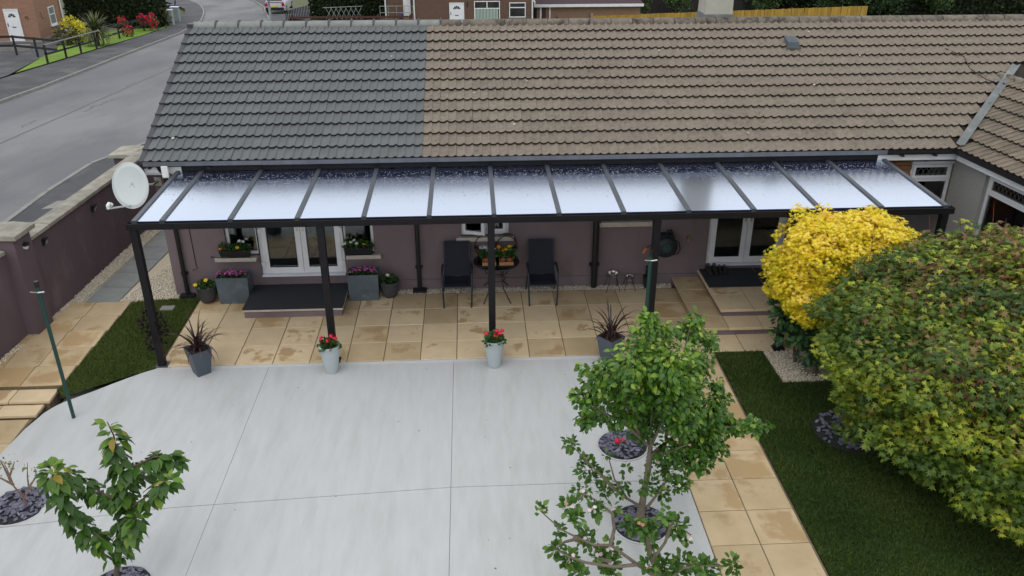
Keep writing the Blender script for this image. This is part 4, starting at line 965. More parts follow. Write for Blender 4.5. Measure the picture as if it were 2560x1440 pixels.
# ================================================================ POTS
GREEN = leaf_mat('bedding_leaf', [(0, (.02, .06, .015)), (.5, (.045, .115, .025)), (1, (.10, .19, .04))], .5, .25)
PETAL = {}
def petal(name, c): 
    return mat('petal_'+name, c, tuple(v*.75 for v in c), 40, .6)
RED, PINK, YEL, ORG, WHT = petal('red', (.75, .015, .06)), petal('pink', (.55, .10, .38)), petal('yellow', (.85, .62, .02)), petal('orange', (.85, .24, .02)), petal('white', (.8, .8, .78))
def bush_leaves(root, n, c, rx, ry, h, s, n_ind=0, material=None, up=.5, wd=.34):
    d = rand_dirs(n); d[:, 2] = np.abs(d[:, 2]); rr = rng.uniform(.45, 1, (n, 1))
    P = np.array(c)+d*rr*np.array((rx, ry, h)); D = d+np.array((0, 0, up))+rng.normal(0, .4, (n, 3)); N = d+rand_dirs(n)*.6
    leaves(root, T_oval(wd), P, D, N, rng.uniform(.7, 1.2, n)*s, np.clip(rng.normal(.5, .25, n), 0, .99), material or GREEN, n_ind, 'leaf', 'foliage')
def flower(root, c, r, m_, n=6, center=None, tilt=None):
    """an open flower: ring of petals and a centre"""
    mb = MB(); a0 = random.random()*6; c = Vector(c)
    ux, uy = Vector((1, 0, 0)), Vector((0, 1, 0)); nz = Vector((random.uniform(-.3, .3), random.uniform(-.7, -.1), 1)).normalized(); ux = nz.orthogonal().normalized(); uy = nz.cross(ux)
    for k in range(n):
        a = a0+6.283*k/n; da = 3.3/n
        p = [c, c+(ux*math.cos(a-da)+uy*math.sin(a-da))*r*.7+nz*r*.15, c+(ux*math.cos(a)+uy*math.sin(a))*r+nz*r*.2, c+(ux*math.cos(a+da)+uy*math.sin(a+da))*r*.7+nz*r*.15]
        mb.add(p, [(0, 1, 2, 3)])
    f_ = mb.build('flower', m_, root)
    if center: MB().lathe([(r*.3, 0), (r*.22, r*.16), (0.001, r*.2)], c+nz*r*.05, 7).build('flower_centre', center, f_)
def cluster(root, c, r, m_, n=16):
    mb = MB()
    for k in range(n):
        d = Vector(rand_dirs(1)[0]); d.z = abs(d.z); p = Vector(c)+d*r*.8; u = d.orthogonal().normalized(); v = d.cross(u); s = r*.5
        q = random.random()*3; u, v = u*math.cos(q)+v*math.sin(q), v*math.cos(q)-u*math.sin(q)
        mb.add([p-u*s-v*s*.3+d*s*.2, p-v*s, p+u*s+d*s*.2, p+v*s], [(0, 1, 2, 3)])
    mb.build('flower', m_, root)
STONEPOT = mat('slate_planter', (.105, .135, .155), (.075, .095, .11), 3.5, .55, .1, 30, c3=(.15, .18, .195), s3=4, t3=(.52, .7))
def trough(x0, x1, y0, y1, label):
    t = thing('square_planter', label, 'planter', ((x0+x1)/2, (y0+y1)/2, .002), 'tall slate grey planters at the left doors')
    cx, cy, W, D = (x0+x1)/2, (y0+y1)/2, x1-x0, y1-y0
    mb = MB().frustum((cx, cy), W*.93, D*.9, W, D, .003, .53, 0, 0, False); n = len(mb.v)
    mb.frustum((cx, cy), W-.04, D-.04, W-.03, D-.03, .45, .53, 0, 0, False)
    mb.add(mb.v[4:8]+mb.v[n+4:n+8], [(i, (i+1) % 4, 4+(i+1) % 4, 4+i) for i in range(4)]); mb.build('pot', STONEPOT, t)
    MB().box(cx-W/2+.025, cx+W/2-.025, cy-D/2+.025, cy+D/2-.025, .44, .49).build('soil', SOIL, t)
    for k in range(3):
        px = cx+(k-1)*W*.29; bush_leaves(t, 60, (px, cy-.02, .5), .1, .12, .1, .05)
        for q in range(9): cluster(t, (px+random.uniform(-.08, .08), cy-.05+random.uniform(-.09, .09), .565+random.uniform(0, .06)), .028, PINK, 8)
trough(-4.40, -3.82, 2.16, 2.50, 'slate grey planter of pink flowers left of the french doors')
trough(-2.02, -1.45, 2.16, 2.50, 'slate grey planter of pink flowers right of the french doors')
DARKPOT = mat('dark_ribbed_pot', (.06, .062, .07), (.045, .046, .052), 4, .6)
def round_pot(x, y, label, fl):
    t = thing('round_pot', label, 'flower pot', (x, y, .002), 'round dark pots by the left doors')
    MB().lathe([(.0, 0), (.095, .0), (.12, .02), (.155, .10), (.175, .2), (.185, .29), (.192, .30), (.192, .33), (.172, .33), (.165, .28)], (x, y, .003), 24).build('pot', DARKPOT, t)
    MB().disc((x, y, .29), .17, 20).build('soil', SOIL, t); bush_leaves(t, 150, (x, y, .3), .17, .16, .13, .055)
    for m_, dx, dy, z in fl: flower(t, (x+dx, y+dy, z), .042, m_, 8, ORG if m_ is not WHT else YEL)
round_pot(-4.63, 2.30, 'round dark pot with yellow flowers at the turf edge', [(YEL, .03, -.05, .46), (YEL, -.17, -.06, .37)])
round_pot(-1.27, 2.34, 'round dark pot with a white flower by the downpipe', [(WHT, -.02, -.05, .46)])
CONEPOT = mat('pale_grey_pot', (.42, .47, .485), (.38, .43, .445), 5, .5)
def cone_pot(x, y, label, hd):
    t = thing('tall_pot', label, 'flower pot', (x, y, .002), 'tall pale pots in front of the canopy posts')
    z = zc(x, y)+.002
    mb = MB().lathe([(.0, 0), (.098, .0), (.103, .02)]+[(.103+.058*k/8+(.0025 if k % 2 else 0), .02+.43*k/8) for k in range(1, 9)]+[(.168, .46), (.168, .50), (.152, .50), (.148, .44)], (x, y, z), 28).build('pot', CONEPOT, t)
    MB().disc((x, y, z+.45), .15, 20).build('soil', SOIL, t); bush_leaves(t, 190, (x, y, z+.46), .165, .16, .12, .06, 0, None, .2, .45)
    for dx, dy, dz in hd: cluster(t, (x+dx, y+dy, z+.57+dz), .04, RED, 16)
cone_pot(-1.995, -.28, 'tall pale grey pot of red geraniums, left of the two', [(-.1, -.03, .05), (0, -.06, .02), (.11, -.03, .04), (.04, .04, .05)])
cone_pot(.607, -.24, 'tall pale grey pot of red geraniums, right of the two', [(-.12, -.02, .04), (.02, -.05, .01), (.10, -.04, .05), (.13, .03, .05), (.05, .05, .04)])
PHORM = leaf_mat('bronze_strap_leaf', [(0, (.022, .012, .014)), (.6, (.045, .022, .024)), (1, (.11, .055, .045))], .4, .12)
TAPER = mat('blue_grey_pot', (.085, .10, .125), (.07, .083, .105), 3, .45)
def strap_leaf(base, az, ln, lean, droop, wd, tint):
    n = 7; vs = []; p = Vector(base); h = Vector((math.cos(az), math.sin(az), 0)); sd_ = Vector((-math.sin(az), math.cos(az), 0)); a = lean
    for i in range(n):
        t_ = i/(n-1); w_ = wd*(1-t_**2.2)*(.6+.4*min(1, t_*4))+.0012
        vs += [p-sd_*w_, p+sd_*w_+UZ*.0]
        p = p+(h*math.sin(a)+UZ*math.cos(a))*(ln/(n-1)); a += droop/(n-1)*(.4+1.2*t_)
    V = np.array([tuple(v) for v in vs]); F = np.array([(2*i, 2*i+1, 2*i+3, 2*i+2) for i in range(n-1)])
    return V, F, tint
def strap_plant(root, c, n, ln, wd, material, dro=(1.2, 2.4), lean=(.05, .7), droopall=1, nm='leaf'):
    o = np.array(off(root))
    for k in range(n):
        l = random.uniform(*lean); V, F, t_ = strap_leaf((c[0]+random.gauss(0, .025), c[1]+random.gauss(0, .025), c[2]), random.random()*6.283, ln*random.uniform(.6, 1.1), l, random.uniform(*dro)*(.5+l), wd*random.uniform(.7, 1.2), random.random())
        link(nm, np_mesh(nm, V-o, F, material, np.full(len(V), t_), True), root)
def taper_pot(x, y, rot, label):
    t = thing('tapered_planter', label, 'planter', (x, y, .002), 'square tapered planters with bronze grass')
    z = zc(x, y)+.002; mb = MB().frustum((x, y), .21, .21, .33, .33, z, z+.45, rot, 0, False); mb.frustum((x, y), .29, .29, .305, .305, z+.38, z+.45, rot, 0, False)
    mb.add(mb.v[4:8]+mb.v[12:16], [(i, (i+1) % 4, 4+(i+1) % 4, 4+i) for i in range(4)]).build('pot', TAPER, t)
    MB().frustum((x, y), .28, .28, .30, .30, z+.35, z+.41, rot).build('soil', SOIL, t)
    strap_plant(t, (x, y, z+.4), 46, .68, .014, PHORM, (1.6, 3.0), (.05, .85))
taper_pot(-4.07, -.2, R(38), 'square grey planter with bronze grass at the left canopy post')
taper_pot(2.50, -.16, R(40), 'square grey planter with bronze grass partly behind the pear tree')
def window_box(x0, x1, z, label, fl):
    t = thing('window_box', label, 'window box', ((x0+x1)/2, 2.57, z), 'black window boxes of flowers')
    mb = MB().frustum(((x0+x1)/2, 2.575), x1-x0-.05, .13, x1-x0, .17, z, z+.16, 0, 0, False); mb.build('box', PLASTIC, t)
    MB().box(x0+.02, x1-.02, 2.51, 2.64, z+.1, z+.13).build('soil', SOIL, t)
    for k in range(4): bush_leaves(t, 60, (x0+.08+(x1-x0-.16)*k/3, 2.56, z+.12), .1, .09, .13+.05*random.random(), .05)
    for m_, dx, dy, dz in fl: flower(t, (x0+dx, 2.5+dy, z+.2+dz), .036, m_, 7, YEL if m_ is not YEL else ORG)
window_box(-4.36, -3.80, .777, 'black window box with yellow, white and orange flowers, left of the doors', [(ORG, .04, -.03, .0), (YEL, .36, -.05, .03), (WHT, .4, 0, .14), (WHT, .46, .02, .12), (WHT, .52, .04, .16)])
window_box(-2.08, -1.55, .777, 'black window box with small white flowers, right of the doors', [(WHT, .03, -.02, .05), (WHT, .14, 0, .07), (WHT, .25, -.04, .06), (WHT, .2, .02, .1), (YEL, .38, -.03, .04)])

# ================================================================ CHAIRS, TABLE, BASKETS
MESHF = mat('black_mesh_fabric', (.012, .014, .022), (.017, .02, .03), 90, .7, .3, 300)
CHF = mat('dark_blue_steel', (.02, .024, .034), (.03, .034, .046), 7, .4)
def chair(x, y, label):
    t = thing('garden_chair', label, 'chair', (x, y, 0), 'black mesh garden chairs'); W = .26; r = .014
    def pts(L): return [(x+a, y+b, c) for a, b, c in L]
    n = 9; vs = []
    for i in range(n):
        t_ = i/(n-1); yy = .08+.02*t_+.20*t_; zz = .42+.60*t_; c_ = .012*math.sin(math.pi*t_)
        vs += [(x-.225, y+yy, zz), (x, y+yy+.012, zz), (x+.225, y+yy, zz)]
    bk = MB().add(vs, [(i*3+k, i*3+k+1, i*3+4+k, i*3+3+k) for i in range(n-1) for k in (0, 1)], 0, True).build('backrest', MESHF, t)
    vs = []
    for i in range(n):
        t_ = i/(n-1); yy = -.36+.46*t_; zz = .45-.055*math.sin(math.pi*t_)*.6-.03*t_-(.05*(1-t_*5) if t_ < .2 else 0)
        vs += [(x-.225, y+yy, zz), (x, y+yy, zz-.012), (x+.225, y+yy, zz)]
    MB().add(vs, [(i*3+k, i*3+k+1, i*3+4+k, i*3+3+k) for i in range(n-1) for k in (0, 1)], 0, True).build('seat', MESHF, t)
    mb = MB()
    for s in (-1, 1): mb.tube(pts([(s*.235, -.36, .40), (s*.235, -.3, .45), (s*.235, .06, .42), (s*.235, .12, .46), (s*.235, .30, 1.02)]), r, 8)
    mb.tube(pts([(-.235, .30, 1.02), (.235, .30, 1.02)]), r, 8).tube(pts([(-.235, -.36, .40), (.235, -.36, .40)]), r, 8).build('frame', CHF, t)
    for s in (-1, 1):
        MB().tube(pts([(s*.25, -.40, 0), (s*.265, -.37, .35), (s*.27, -.34, .60), (s*.27, -.28, .66), (s*.27, -.1, .665), (s*.27, .08, .65), (s*.25, .13, .60)]), [.016, .016, .016, .019, .022, .02, .014], 8).build('armrest', CHF, t)
        MB().tube(pts([(s*.24, .10, .47), (s*.265, .22, .2), (s*.27, .28, 0)]), .015, 8).build('leg', CHF, t)
chair(.005, 2.2, 'black mesh garden chair left of the small round table'); chair(1.57, 2.2, 'black mesh garden chair right of the small round table')
tb = thing('round_table', 'small round black glass table between the two chairs', 'table', (.73, 2.27, 0))
MB().lathe([(0, .69), (.4, .69), (.41, .695), (.41, .706), (.4, .71), (0, .71)], (.73, 2.27, 0), 36).build('table_top', mat('black_glass', (.008, .008, .01), None, rough=.06, spec=.5), tb)
MB().tube([(.73+.415*math.cos(a), 2.27+.415*math.sin(a), .70) for a in np.linspace(0, 6.283, 37)], .014, 6, cap=False).build('rim', CHF, tb)
BRZ = mat('brown_steel', (.045, .035, .032), (.035, .028, .026), 9, .45)
for a in (235, 305, 55, 125):
    ca, sa = math.cos(R(a)), math.sin(R(a)); MB().tube([(.73+ca*.24, 2.27+sa*.24, .69), (.73+ca*.2, 2.27+sa*.2, .5), (.73+ca*.17, 2.27+sa*.17, .36), (.73+ca*.22, 2.27+sa*.22, .22), (.73+ca*.44, 2.27+sa*.44, 0.0)], .013, 8).build('leg', BRZ, tb)
for z, rr in ((.36, .16), (.5, .2)): MB().tube([(.73+rr*math.cos(a), 2.27+rr*math.sin(a), z) for a in np.linspace(0, 6.283, 25)], .008, 6, cap=False).build('brace_ring', BRZ, tb)
WICK = mat('wicker', (.10, .055, .032), (.05, .028, .018), 60, .85, .6, 150)
def basket(x, y, label, two):
    t = thing('wicker_basket', label, 'basket', (x, y, .711), 'wicker baskets at the back of the table'); z = .712
    mb = MB()
    for k in range(7): 
        rr = .13+.012*k; mb.tube([(x+rr*math.cos(a), y+rr*.72*math.sin(a), z+.012+.026*k) for a in np.linspace(0, 6.283, 19)], .014, 5, cap=False)
    mb.build('body', WICK, t); MB().lathe([(0, .006), (.125, .006)], (x, y, z), 18, sy=.72).build('base', WICK, t)
    for q in two: MB().tube([(x+.2*math.cos(a), y+q, z+.16+.26*math.sin(a)) for a in np.linspace(0, math.pi, 13)], .011, 6).build('handle', WICK, t)
    return t
basket(.53, 2.52, 'wicker basket with a white cloth, left on the round table', (0,)); basket(.93, 2.52, 'wicker basket with two hooped handles, right on the round table', (-.06, .06))
solo(MB().prism([(.53+.13*math.cos(a)*random.uniform(.8, 1), 2.5+.09*math.sin(a)*random.uniform(.8, 1)) for a in np.linspace(0, 5.9, 14)], .885, .905), 'cloth', WHITE, 'white cloth lying over the left wicker basket', 'cloth', (.53, 2.5, .885))
TERR = mat('terracotta_plastic', (.38, .10, .045), (.30, .08, .035), 8, .6)
WOOD = mat('pale_wood', (.42, .25, .12), (.34, .19, .085), 6, .7, stretch=(1, 1, 12))
def tray(x0, x1, y0, y1, label, cat_m, nf):
    t = thing('plant_tray', label, 'plant tray', ((x0+x1)/2, (y0+y1)/2, .711), 'wooden trays of plants on the round table'); z = .712
    MB().box(x0, x1, y0, y0+.012, z, z+.065).box(x0, x1, y1-.012, y1, z, z+.065).box(x0, x0+.012, y0+.012, y1-.012, z, z+.065).box(x1-.012, x1, y0+.012, y1-.012, z, z+.065).box(x0+.012, x1-.012, y0+.012, y1-.012, z, z+.01).build('tray', WOOD, t)
    for k in range(2):
        px = x0+(x1-x0)*(.27+.46*k); py = (y0+y1)/2
        MB().lathe([(.0, .0), (.045, 0), (.06, .1), (.064, .1), (.064, .12), (.055, .12)], (px, py, z+.011), 16).build('flower_pot', TERR, t)
        bush_leaves(t, 110, (px, py, z+.12), .1, .09, .2, .06)
        for q in range(nf):
            m_ = random.choice(cat_m); flower(t, (px+random.uniform(-.08, .08), py+random.uniform(-.09, .0), z+.24+random.uniform(0, .13)), .043 if m_ is not WHT else .02, m_, 9, RED if m_ is ORG else None)
tray(.47, .72, 2.06, 2.26, 'wooden tray of small white flowers, left on the round table', [WHT], 8); tray(.78, 1.04, 2.06, 2.26, 'wooden tray of orange flowers, right on the round table', [ORG, ORG, YEL], 3)

# ================================================================ DOG BOWLS, HOSE REEL, SMALL THINGS
STEEL = mat('polished_steel', (.62, .61, .59), None, rough=.18, metal=1)
def bowl(x, y, h, r, label):
    t = thing('dog_bowl', label, 'dog bowl', (x, y, 0), 'steel dog bowls on stands')
    MB().lathe([(0, h-.07), (r*.72, h-.07), (r*.9, h-.005), (r*1.12, h), (r*1.12, h+.006), (r*.88, h+.006), (r*.7, h-.06), (0, h-.06)], (x, y, 0), 24).build('bowl', STEEL, t)
    MB().tube([(x+r*.95*math.cos(a), y+r*.95*math.sin(a), h-.02) for a in np.linspace(0, 6.283, 21)], .005, 5, cap=False).build('hoop', PLASTIC, t)
    for a in (235, 305, 55, 125):
        ca, sa = math.cos(R(a)), math.sin(R(a)); MB().tube([(x+ca*r*.95, y+sa*r*.95, h-.02), (x+ca*r*2.1, y+sa*r*1.7, .003)], .006, 6).build('leg', PLASTIC, t)
bowl(2.945, 2.42, .34, .105, 'taller steel dog bowl in a black wire stand'); bowl(3.27, 2.42, .26, .085, 'smaller steel dog bowl in a black wire stand')
hr = thing('hose_reel', 'dark green hose reel hanging on the purple wall', 'hose reel', (3.92, 2.59, .85))
DG = mat('dark_green_plastic', (.012, .02, .02), (.018, .028, .027), 6, .45)
M_ = Matrix.Translation((3.92, 2.42, .86)) @ Matrix.Rotation(R(90), 4, 'X')
MB().lathe([(0, .09), (.12, .09), (.19, .06), (.21, .03), (.21, -.08), (.17, -.12), (0, -.12)], (0, 0, 0), 28).xf(M_).build('drum', DG, hr)
MB().box(3.80, 4.06, 2.40, 2.58, 1.03, 1.09).tube([(3.93, 2.43, 1.09), (3.93, 2.43, 1.17), (3.99, 2.43, 1.19), (4.03, 2.43, 1.10)], .022, 8).build('bracket', PLASTIC, hr)
MB().lathe([(0, .1), (.075, .098), (.08, .092)], (0, 0, 0), 18).xf(M_).build('badge', mat('teal_badge', (.015, .05, .048), (.03, .075, .07), 20, .5), hr)
MB().tube([(4.08, 2.42, 1.0), (4.17, 2.44, .92), (4.2, 2.45, .8), (4.17, 2.45, .7), (4.08, 2.46, .68)], .011, 6).build('hose', PLASTIC, hr)
MB().tube([(3.7, 2.45, .9), (3.6, 2.45, .86), (3.56, 2.45, .83)], .01, 6).build('hose_end', PLASTIC, hr); MB().tube([(3.56, 2.45, .83), (3.5, 2.45, .73)], [.016, .022], 8).build('nozzle', ORG, hr)
tp = thing('garden_tap', 'small brass tap on the purple wall near the right doors', 'tap', (4.36, 2.59, .97))
BRASS = mat('brass', (.55, .33, .09), None, rough=.3, metal=1)
MB().tube([(4.36, 2.599, .97), (4.36, 2.53, .97), (4.36, 2.51, .93)], .017, 8).lathe([(0.03, -.002), (.035, 0), (.0, .005)], (4.36, 2.56, .97), 10).build('spout', BRASS, tp); MB().box(4.325, 4.395, 2.545, 2.56, 1.0, 1.012).tube([(4.36, 2.552, .97), (4.36, 2.552, 1.005)], .008, 6).build('handle', BRASS, tp)
bb = thing('boot_tray', 'black plastic trough on the gravel behind the canopy post', 'tray', (3.62, 2.5, 0))
MB().frustum((3.64, 2.47), .14, .12, .17, .15, .01, .24, 0, 0, False).build('trough', PLASTIC, bb); MB().box(3.6, 3.68, 2.53, 2.56, .2, .42).build('back_plate', PLASTIC, bb)
solo(MB().box(-5.42, -5.18, 1.96, 2.12, -.002, .024), 'drain_cover', KERB, 'small grey square drain cover set in the left turf', 'drain cover', (-5.3, 2.04, 0))
# leaves and grit lying on the concrete
FALL = leaf_mat('dead_leaf', [(0, (.10, .06, .03)), (1, (.22, .17, .09))], .8, .1)
n = 34; px = rng.uniform(-5.6, 3, n); py = rng.uniform(-5, -.1, n)
V, F, k = place(T_card(), np.stack([px, py, [zc(a, b)+.006 for a, b in zip(px, py)]], 1), frames(np.stack([rng.normal(size=n), rng.normal(size=n), rng.normal(0, .1, n)], 1), np.tile((0., 0, 1), (n, 1))), rng.uniform(.008, .022, n))
props(link('leaf_litter', np_mesh('leaf_litter', V, F, FALL, np.repeat(rng.random(n), k))), kind='stuff')
# ================================================================ TREES AND SHRUBS IN THE GARDEN
# young cherry
ct = thing('cherry_tree', 'young cherry tree with long drooping leaves in the lower left corner', 'tree', (-3.72, -4.85, -.01))
CP_ = [[(-3.74, -4.85, -.02), (-3.68, -4.85, .27), (-3.64, -4.83, .45), (-3.52, -4.81, .74), (-3.43, -4.79, 1.06), (-3.42, -4.78, 1.25), (-3.4, -4.76, 1.53), (-3.4, -4.74, 1.77), (-3.39, -4.72, 2.04), (-3.43, -4.7, 2.2)],
 [(-3.41, -4.8, 1.14), (-3.12, -4.9, 1.4), (-2.9, -5.0, 1.63), (-2.75, -5.1, 1.78)],
 [(-3.38, -4.75, 1.65), (-3.24, -4.69, 1.64), (-3.1, -4.62, 1.68), (-2.98, -4.56, 1.66), (-2.90, -4.5, 1.5)],
 [(-3.4, -4.75, 1.52), (-3.32, -4.55, 1.38), (-3.2, -4.35, 1.36)],
 [(-3.63, -4.85, .46), (-3.75, -4.88, .64), (-3.83, -4.92, .97), (-3.92, -4.95, 1.3), (-3.94, -4.98, 1.56), (-3.93, -5.02, 1.82), (-3.91, -5.05, 1.95)],
 [(-3.45, -4.78, 1.21), (-3.62, -4.7, 1.25), (-3.8, -4.63, 1.33), (-4.01, -4.56, 1.42), (-4.15, -4.48, 1.5)],
 [(-3.52, -4.8, .72), (-3.32, -4.9, 1.06), (-3.22, -5.0, 1.23)], [(-3.84, -4.9, .95), (-3.69, -5.0, 1.02), (-3.57, -5.1, 1.01)]]
MB().tube(CP_[0], [.032, .03, .028, .02, .017, .015, .013, .011, .008, .005], 8).build('trunk', BARK, ct)
branches(ct, CP_[1:], .013, .005, BARK)
CHL = leaf_mat('cherry_leaf', [(0, (.024, .065, .01)), (.45, (.05, .125, .015)), (.72, (.12, .23, .022)), (.86, (.18, .27, .025)), (1, (.36, .17, .035))], .38, .28)
P, D, N, S, Tt = [], [], [], [], []
for pth, n, lo in ((CP_[0], 190, .2), (CP_[1], 75, .1), (CP_[2], 85, 0), (CP_[3], 30, .2), (CP_[4], 165, .05), (CP_[5], 95, 0), (CP_[6], 40, .2), (CP_[7], 20, .2)):
    A = np.array(pth); seg = np.r_[0, np.cumsum(np.linalg.norm(np.diff(A, axis=0), axis=1))]; 
    for k in range(n):
        u = lo+(1-lo)*(random.random()**.72); s = u*seg[-1]; p = np.array([np.interp(s, seg, A[:, i]) for i in range(3)])
        a = random.random()*6.283; d = np.array((math.cos(a), math.sin(a), random.uniform(-1.1, .05)-.15)); tipk = u > .93
        if tipk: d[2] = random.uniform(-.3, .8)
        P.append(p+d*np.array((1, 1, .3))*random.uniform(.01, .05)); D.append(d); N.append(np.array((d[0]*.4, d[1]*.4, 1))+rng.normal(0, .25, 3)); S.append(random.uniform(.12, .2)*(.7 if tipk else 1)*(.85 if p[2] < .7 else 1))
        Tt.append(min(.99, max(0, random.gauss(.38, .16)+(.2 if tipk else 0)+(.2*random.random() if u > .88 else 0))))
leaves(ct, T_oval(.25, .05, .2), P, D, N, S, Tt, CHL, 300)
MB().box(-3.625, -3.575, -4.93, -4.925, .88, .98).build('plant_label', mat('label_card', (.35, .42, .42), None), ct)

# pear tree, dense glossy crown
pt = thing('pear_tree', 'tall leafy pear tree with dense glossy crown over the slate bed', 'tree', (2.28, -4.0, 0))
MB().tube([(2.27, -4.0, -.02), (2.29, -4, .22), (2.3, -4, .46), (2.33, -4, .8), (2.33, -4, 1.13)], [.06, .045, .04, .036, .03], 10).build('trunk', GBARK, pt)
branches(pt, [[(2.31, -4, .22), (2.08, -4.1, .46), (1.89, -4.2, .84), (1.79, -4.3, 1.22)], [(2.08, -4.1, .46), (1.85, -4.18, .73), (1.7, -4.25, .97), (1.53, -4.32, 1.22), (1.34, -4.4, 1.51)], [(2.35, -4, .22), (2.52, -3.9, .39), (2.67, -3.8, .57)],
 [(2.33, -4, 1.13), (2.22, -3.87, 1.47), (2.05, -3.73, 1.78), (1.78, -3.6, 1.83)], [(2.33, -4, 1.13), (2.31, -4, 1.66), (2.27, -4, 2.24), (2.17, -4, 2.75)], [(2.33, -4, 1.13), (2.46, -4.1, 1.72), (2.53, -4.2, 2.36), (2.56, -4.3, 2.86)],
 [(2.34, -4, 1.02), (2.64, -3.95, 1.27), (2.94, -3.9, 1.3), (3.39, -3.85, 1.28), (3.75, -3.8, 1.26)], [(2.34, -4, 1.02), (2.52, -4.2, 1.22), (2.67, -4.4, 1.47)], [(2.33, -4, 1.13), (2, -4.1, 1.54), (1.67, -4.2, 1.82), (1.46, -4.3, 2.07)],
 [(2.2, -4, 1.3), (1.95, -4.3, 1.9), (1.9, -4.45, 2.5)], [(2.5, -4, 1.3), (2.8, -3.7, 1.7), (2.9, -3.65, 2.1)]], .02, .006, GBARK)
PEARC = [(2.1, -4.29, 2.94, .12), (2.26, -3.95, 2.48, .23), (2.35, -4.14, 2.78, .1), (2.69, -3.89, 2.63, .15), (2.92, -3.86, 2.48, .1), (1.95, -4.48, 2.55, .26), (2.34, -4.54, 2.57, .27), (2.87, -3.63, 2.07, .2), (1.66, -4.26, 2.26, .2), (1.48, -4.29, 2.04, .14), (1.75, -3.46, 1.28, .16), (1.99, -4.03, 1.93, .26), (2.43, -3.63, 1.7, .31), (2.65, -4.03, 2.0, .23), (2.35, -3.85, 1.55, .26), (2.56, -4.38, 1.82, .21), (3.02, -3.85, 1.53, .2), (3.23, -3.6, 1.51, .11), (2.93, -3.98, 1.25, .22), (3.22, -3.73, 1.26, .16), (3.4, -3.81, 1.25, .1), (3.34, -4.48, 1.73, .08), (3.78, -3.72, 1.2, .05), (2.22, -3.9, 1.33, .15), (1.99, -4.22, 1.77, .15), (1.4, -4.52, 2.59, .05), (3.16, -3.6, 1.71, .08), (1.88, -4.03, 1.54, .1), (3.6, -3.75, 1.24, .08), (1.5, -4.3, 1.75, .1), (2.6, -4.1, 1.15, .2), (2.75, -3.9, 1.45, .22), (2.12, -4.3, 3.02, .09), (2.72, -3.9, 2.78, .09), (2.4, -4.45, 2.2, .25), (2.05, -4.4, 2.2, .22), (3.1, -3.9, 1.05, .16), (2.85, -4.2, 1.05, .14)]
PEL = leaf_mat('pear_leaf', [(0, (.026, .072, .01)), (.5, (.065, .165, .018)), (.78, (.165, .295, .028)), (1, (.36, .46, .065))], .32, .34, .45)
P, O = clump_leaves(PEARC, 9000, .25); n = len(P)
D = O*np.array((1, 1, .4))+np.array((0, 0, -.35))+rng.normal(0, .45, (n, 3)); N = O*.6+np.array((0, 0, .8))+rng.normal(0, .45, (n, 3))
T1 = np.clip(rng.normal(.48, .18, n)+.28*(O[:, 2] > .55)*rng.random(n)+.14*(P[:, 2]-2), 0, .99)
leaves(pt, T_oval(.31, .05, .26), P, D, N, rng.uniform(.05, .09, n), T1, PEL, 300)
LOWC = [(1.39, -3.97, 1.2, .06), (1.6, -3.87, .75, .14), (1.75, -3.97, .69, .11), (1.85, -3.85, .92, .05), (1.52, -4.16, .65, .08), (1.84, -3.92, .41, .09), (2.0, -4.13, .64, .1), (2.46, -3.84, .78, .11), (2.64, -3.87, .68, .13), (2.59, -4.34, .84, .1), (2.29, -4.32, .83, .13), (2.69, -4.27, .86, .08), (2.59, -3.82, .29, .08), (2.03, -4.14, .95, .05), (1.34, -4.4, 1.51, .08)]
APL = leaf_mat('apple_leaf', [(0, (.028, .075, .012)), (.5, (.06, .145, .02)), (.8, (.13, .24, .035)), (1, (.26, .34, .09))], .45, .34)
P, O = clump_leaves(LOWC, 5200, .2); n = len(P)
D = O+rng.normal(0, .5, (n, 3)); N = np.array((0, 0, 1))+rng.normal(0, .5, (n, 3))
leaves(pt, T_oval(.33, .05, .1), P, D, N, rng.uniform(.05, .085, n), np.clip(rng.normal(.5, .2, n), 0, .99), APL, 0, 'leaf', 'lower_foliage')

# apple tree in front, sparse with blossom
at_ = thing('apple_tree', 'sparse apple tree with pale pink blossom at the bottom edge', 'tree', (2.35, -5.6, 0))
MB().tube([(2.42, -5.62, -.02), (2.3, -5.6, .24), (2.21, -5.53, .55), (2.06, -5.47, .86), (2.02, -5.4, 1.1)], [.055, .045, .038, .026, .018], 10).build('trunk', GBARK, at_)
APB = [[(2.19, -5.6, .62), (1.91, -5.55, .84), (1.63, -5.5, 1.07), (1.48, -5.45, 1.03), (1.32, -5.4, 1.08), (1.14, -5.35, 1.16), (.93, -5.3, 1.37)], [(1.63, -5.5, 1.07), (1.67, -5.44, 1.23), (1.65, -5.38, 1.37), (1.52, -5.32, 1.47), (1.39, -5.26, 1.53), (1.25, -5.2, 1.36)], [(2.04, -5.6, .93), (2.14, -5.67, 1.24), (2.16, -5.73, 1.52), (2.19, -5.8, 1.67)], [(2.19, -5.6, .62), (2.4, -5.5, .72), (2.67, -5.4, .63), (3.01, -5.3, .53)], [(1.89, -5.6, .89), (1.65, -5.68, .95), (1.35, -5.75, 1.09), (1.15, -5.82, 1.25), (1.03, -5.9, 1.42)], [(1.32, -5.4, 1.08), (1.2, -5.2, .85), (1.1, -5.15, .7)], [(1.63, -5.55, .9), (1.55, -5.3, .7), (1.68, -5.2, .55)], [(2.1, -5.5, .75), (2.13, -5.3, .85)]]
branches(at_, APB, .02, .006, GBARK)
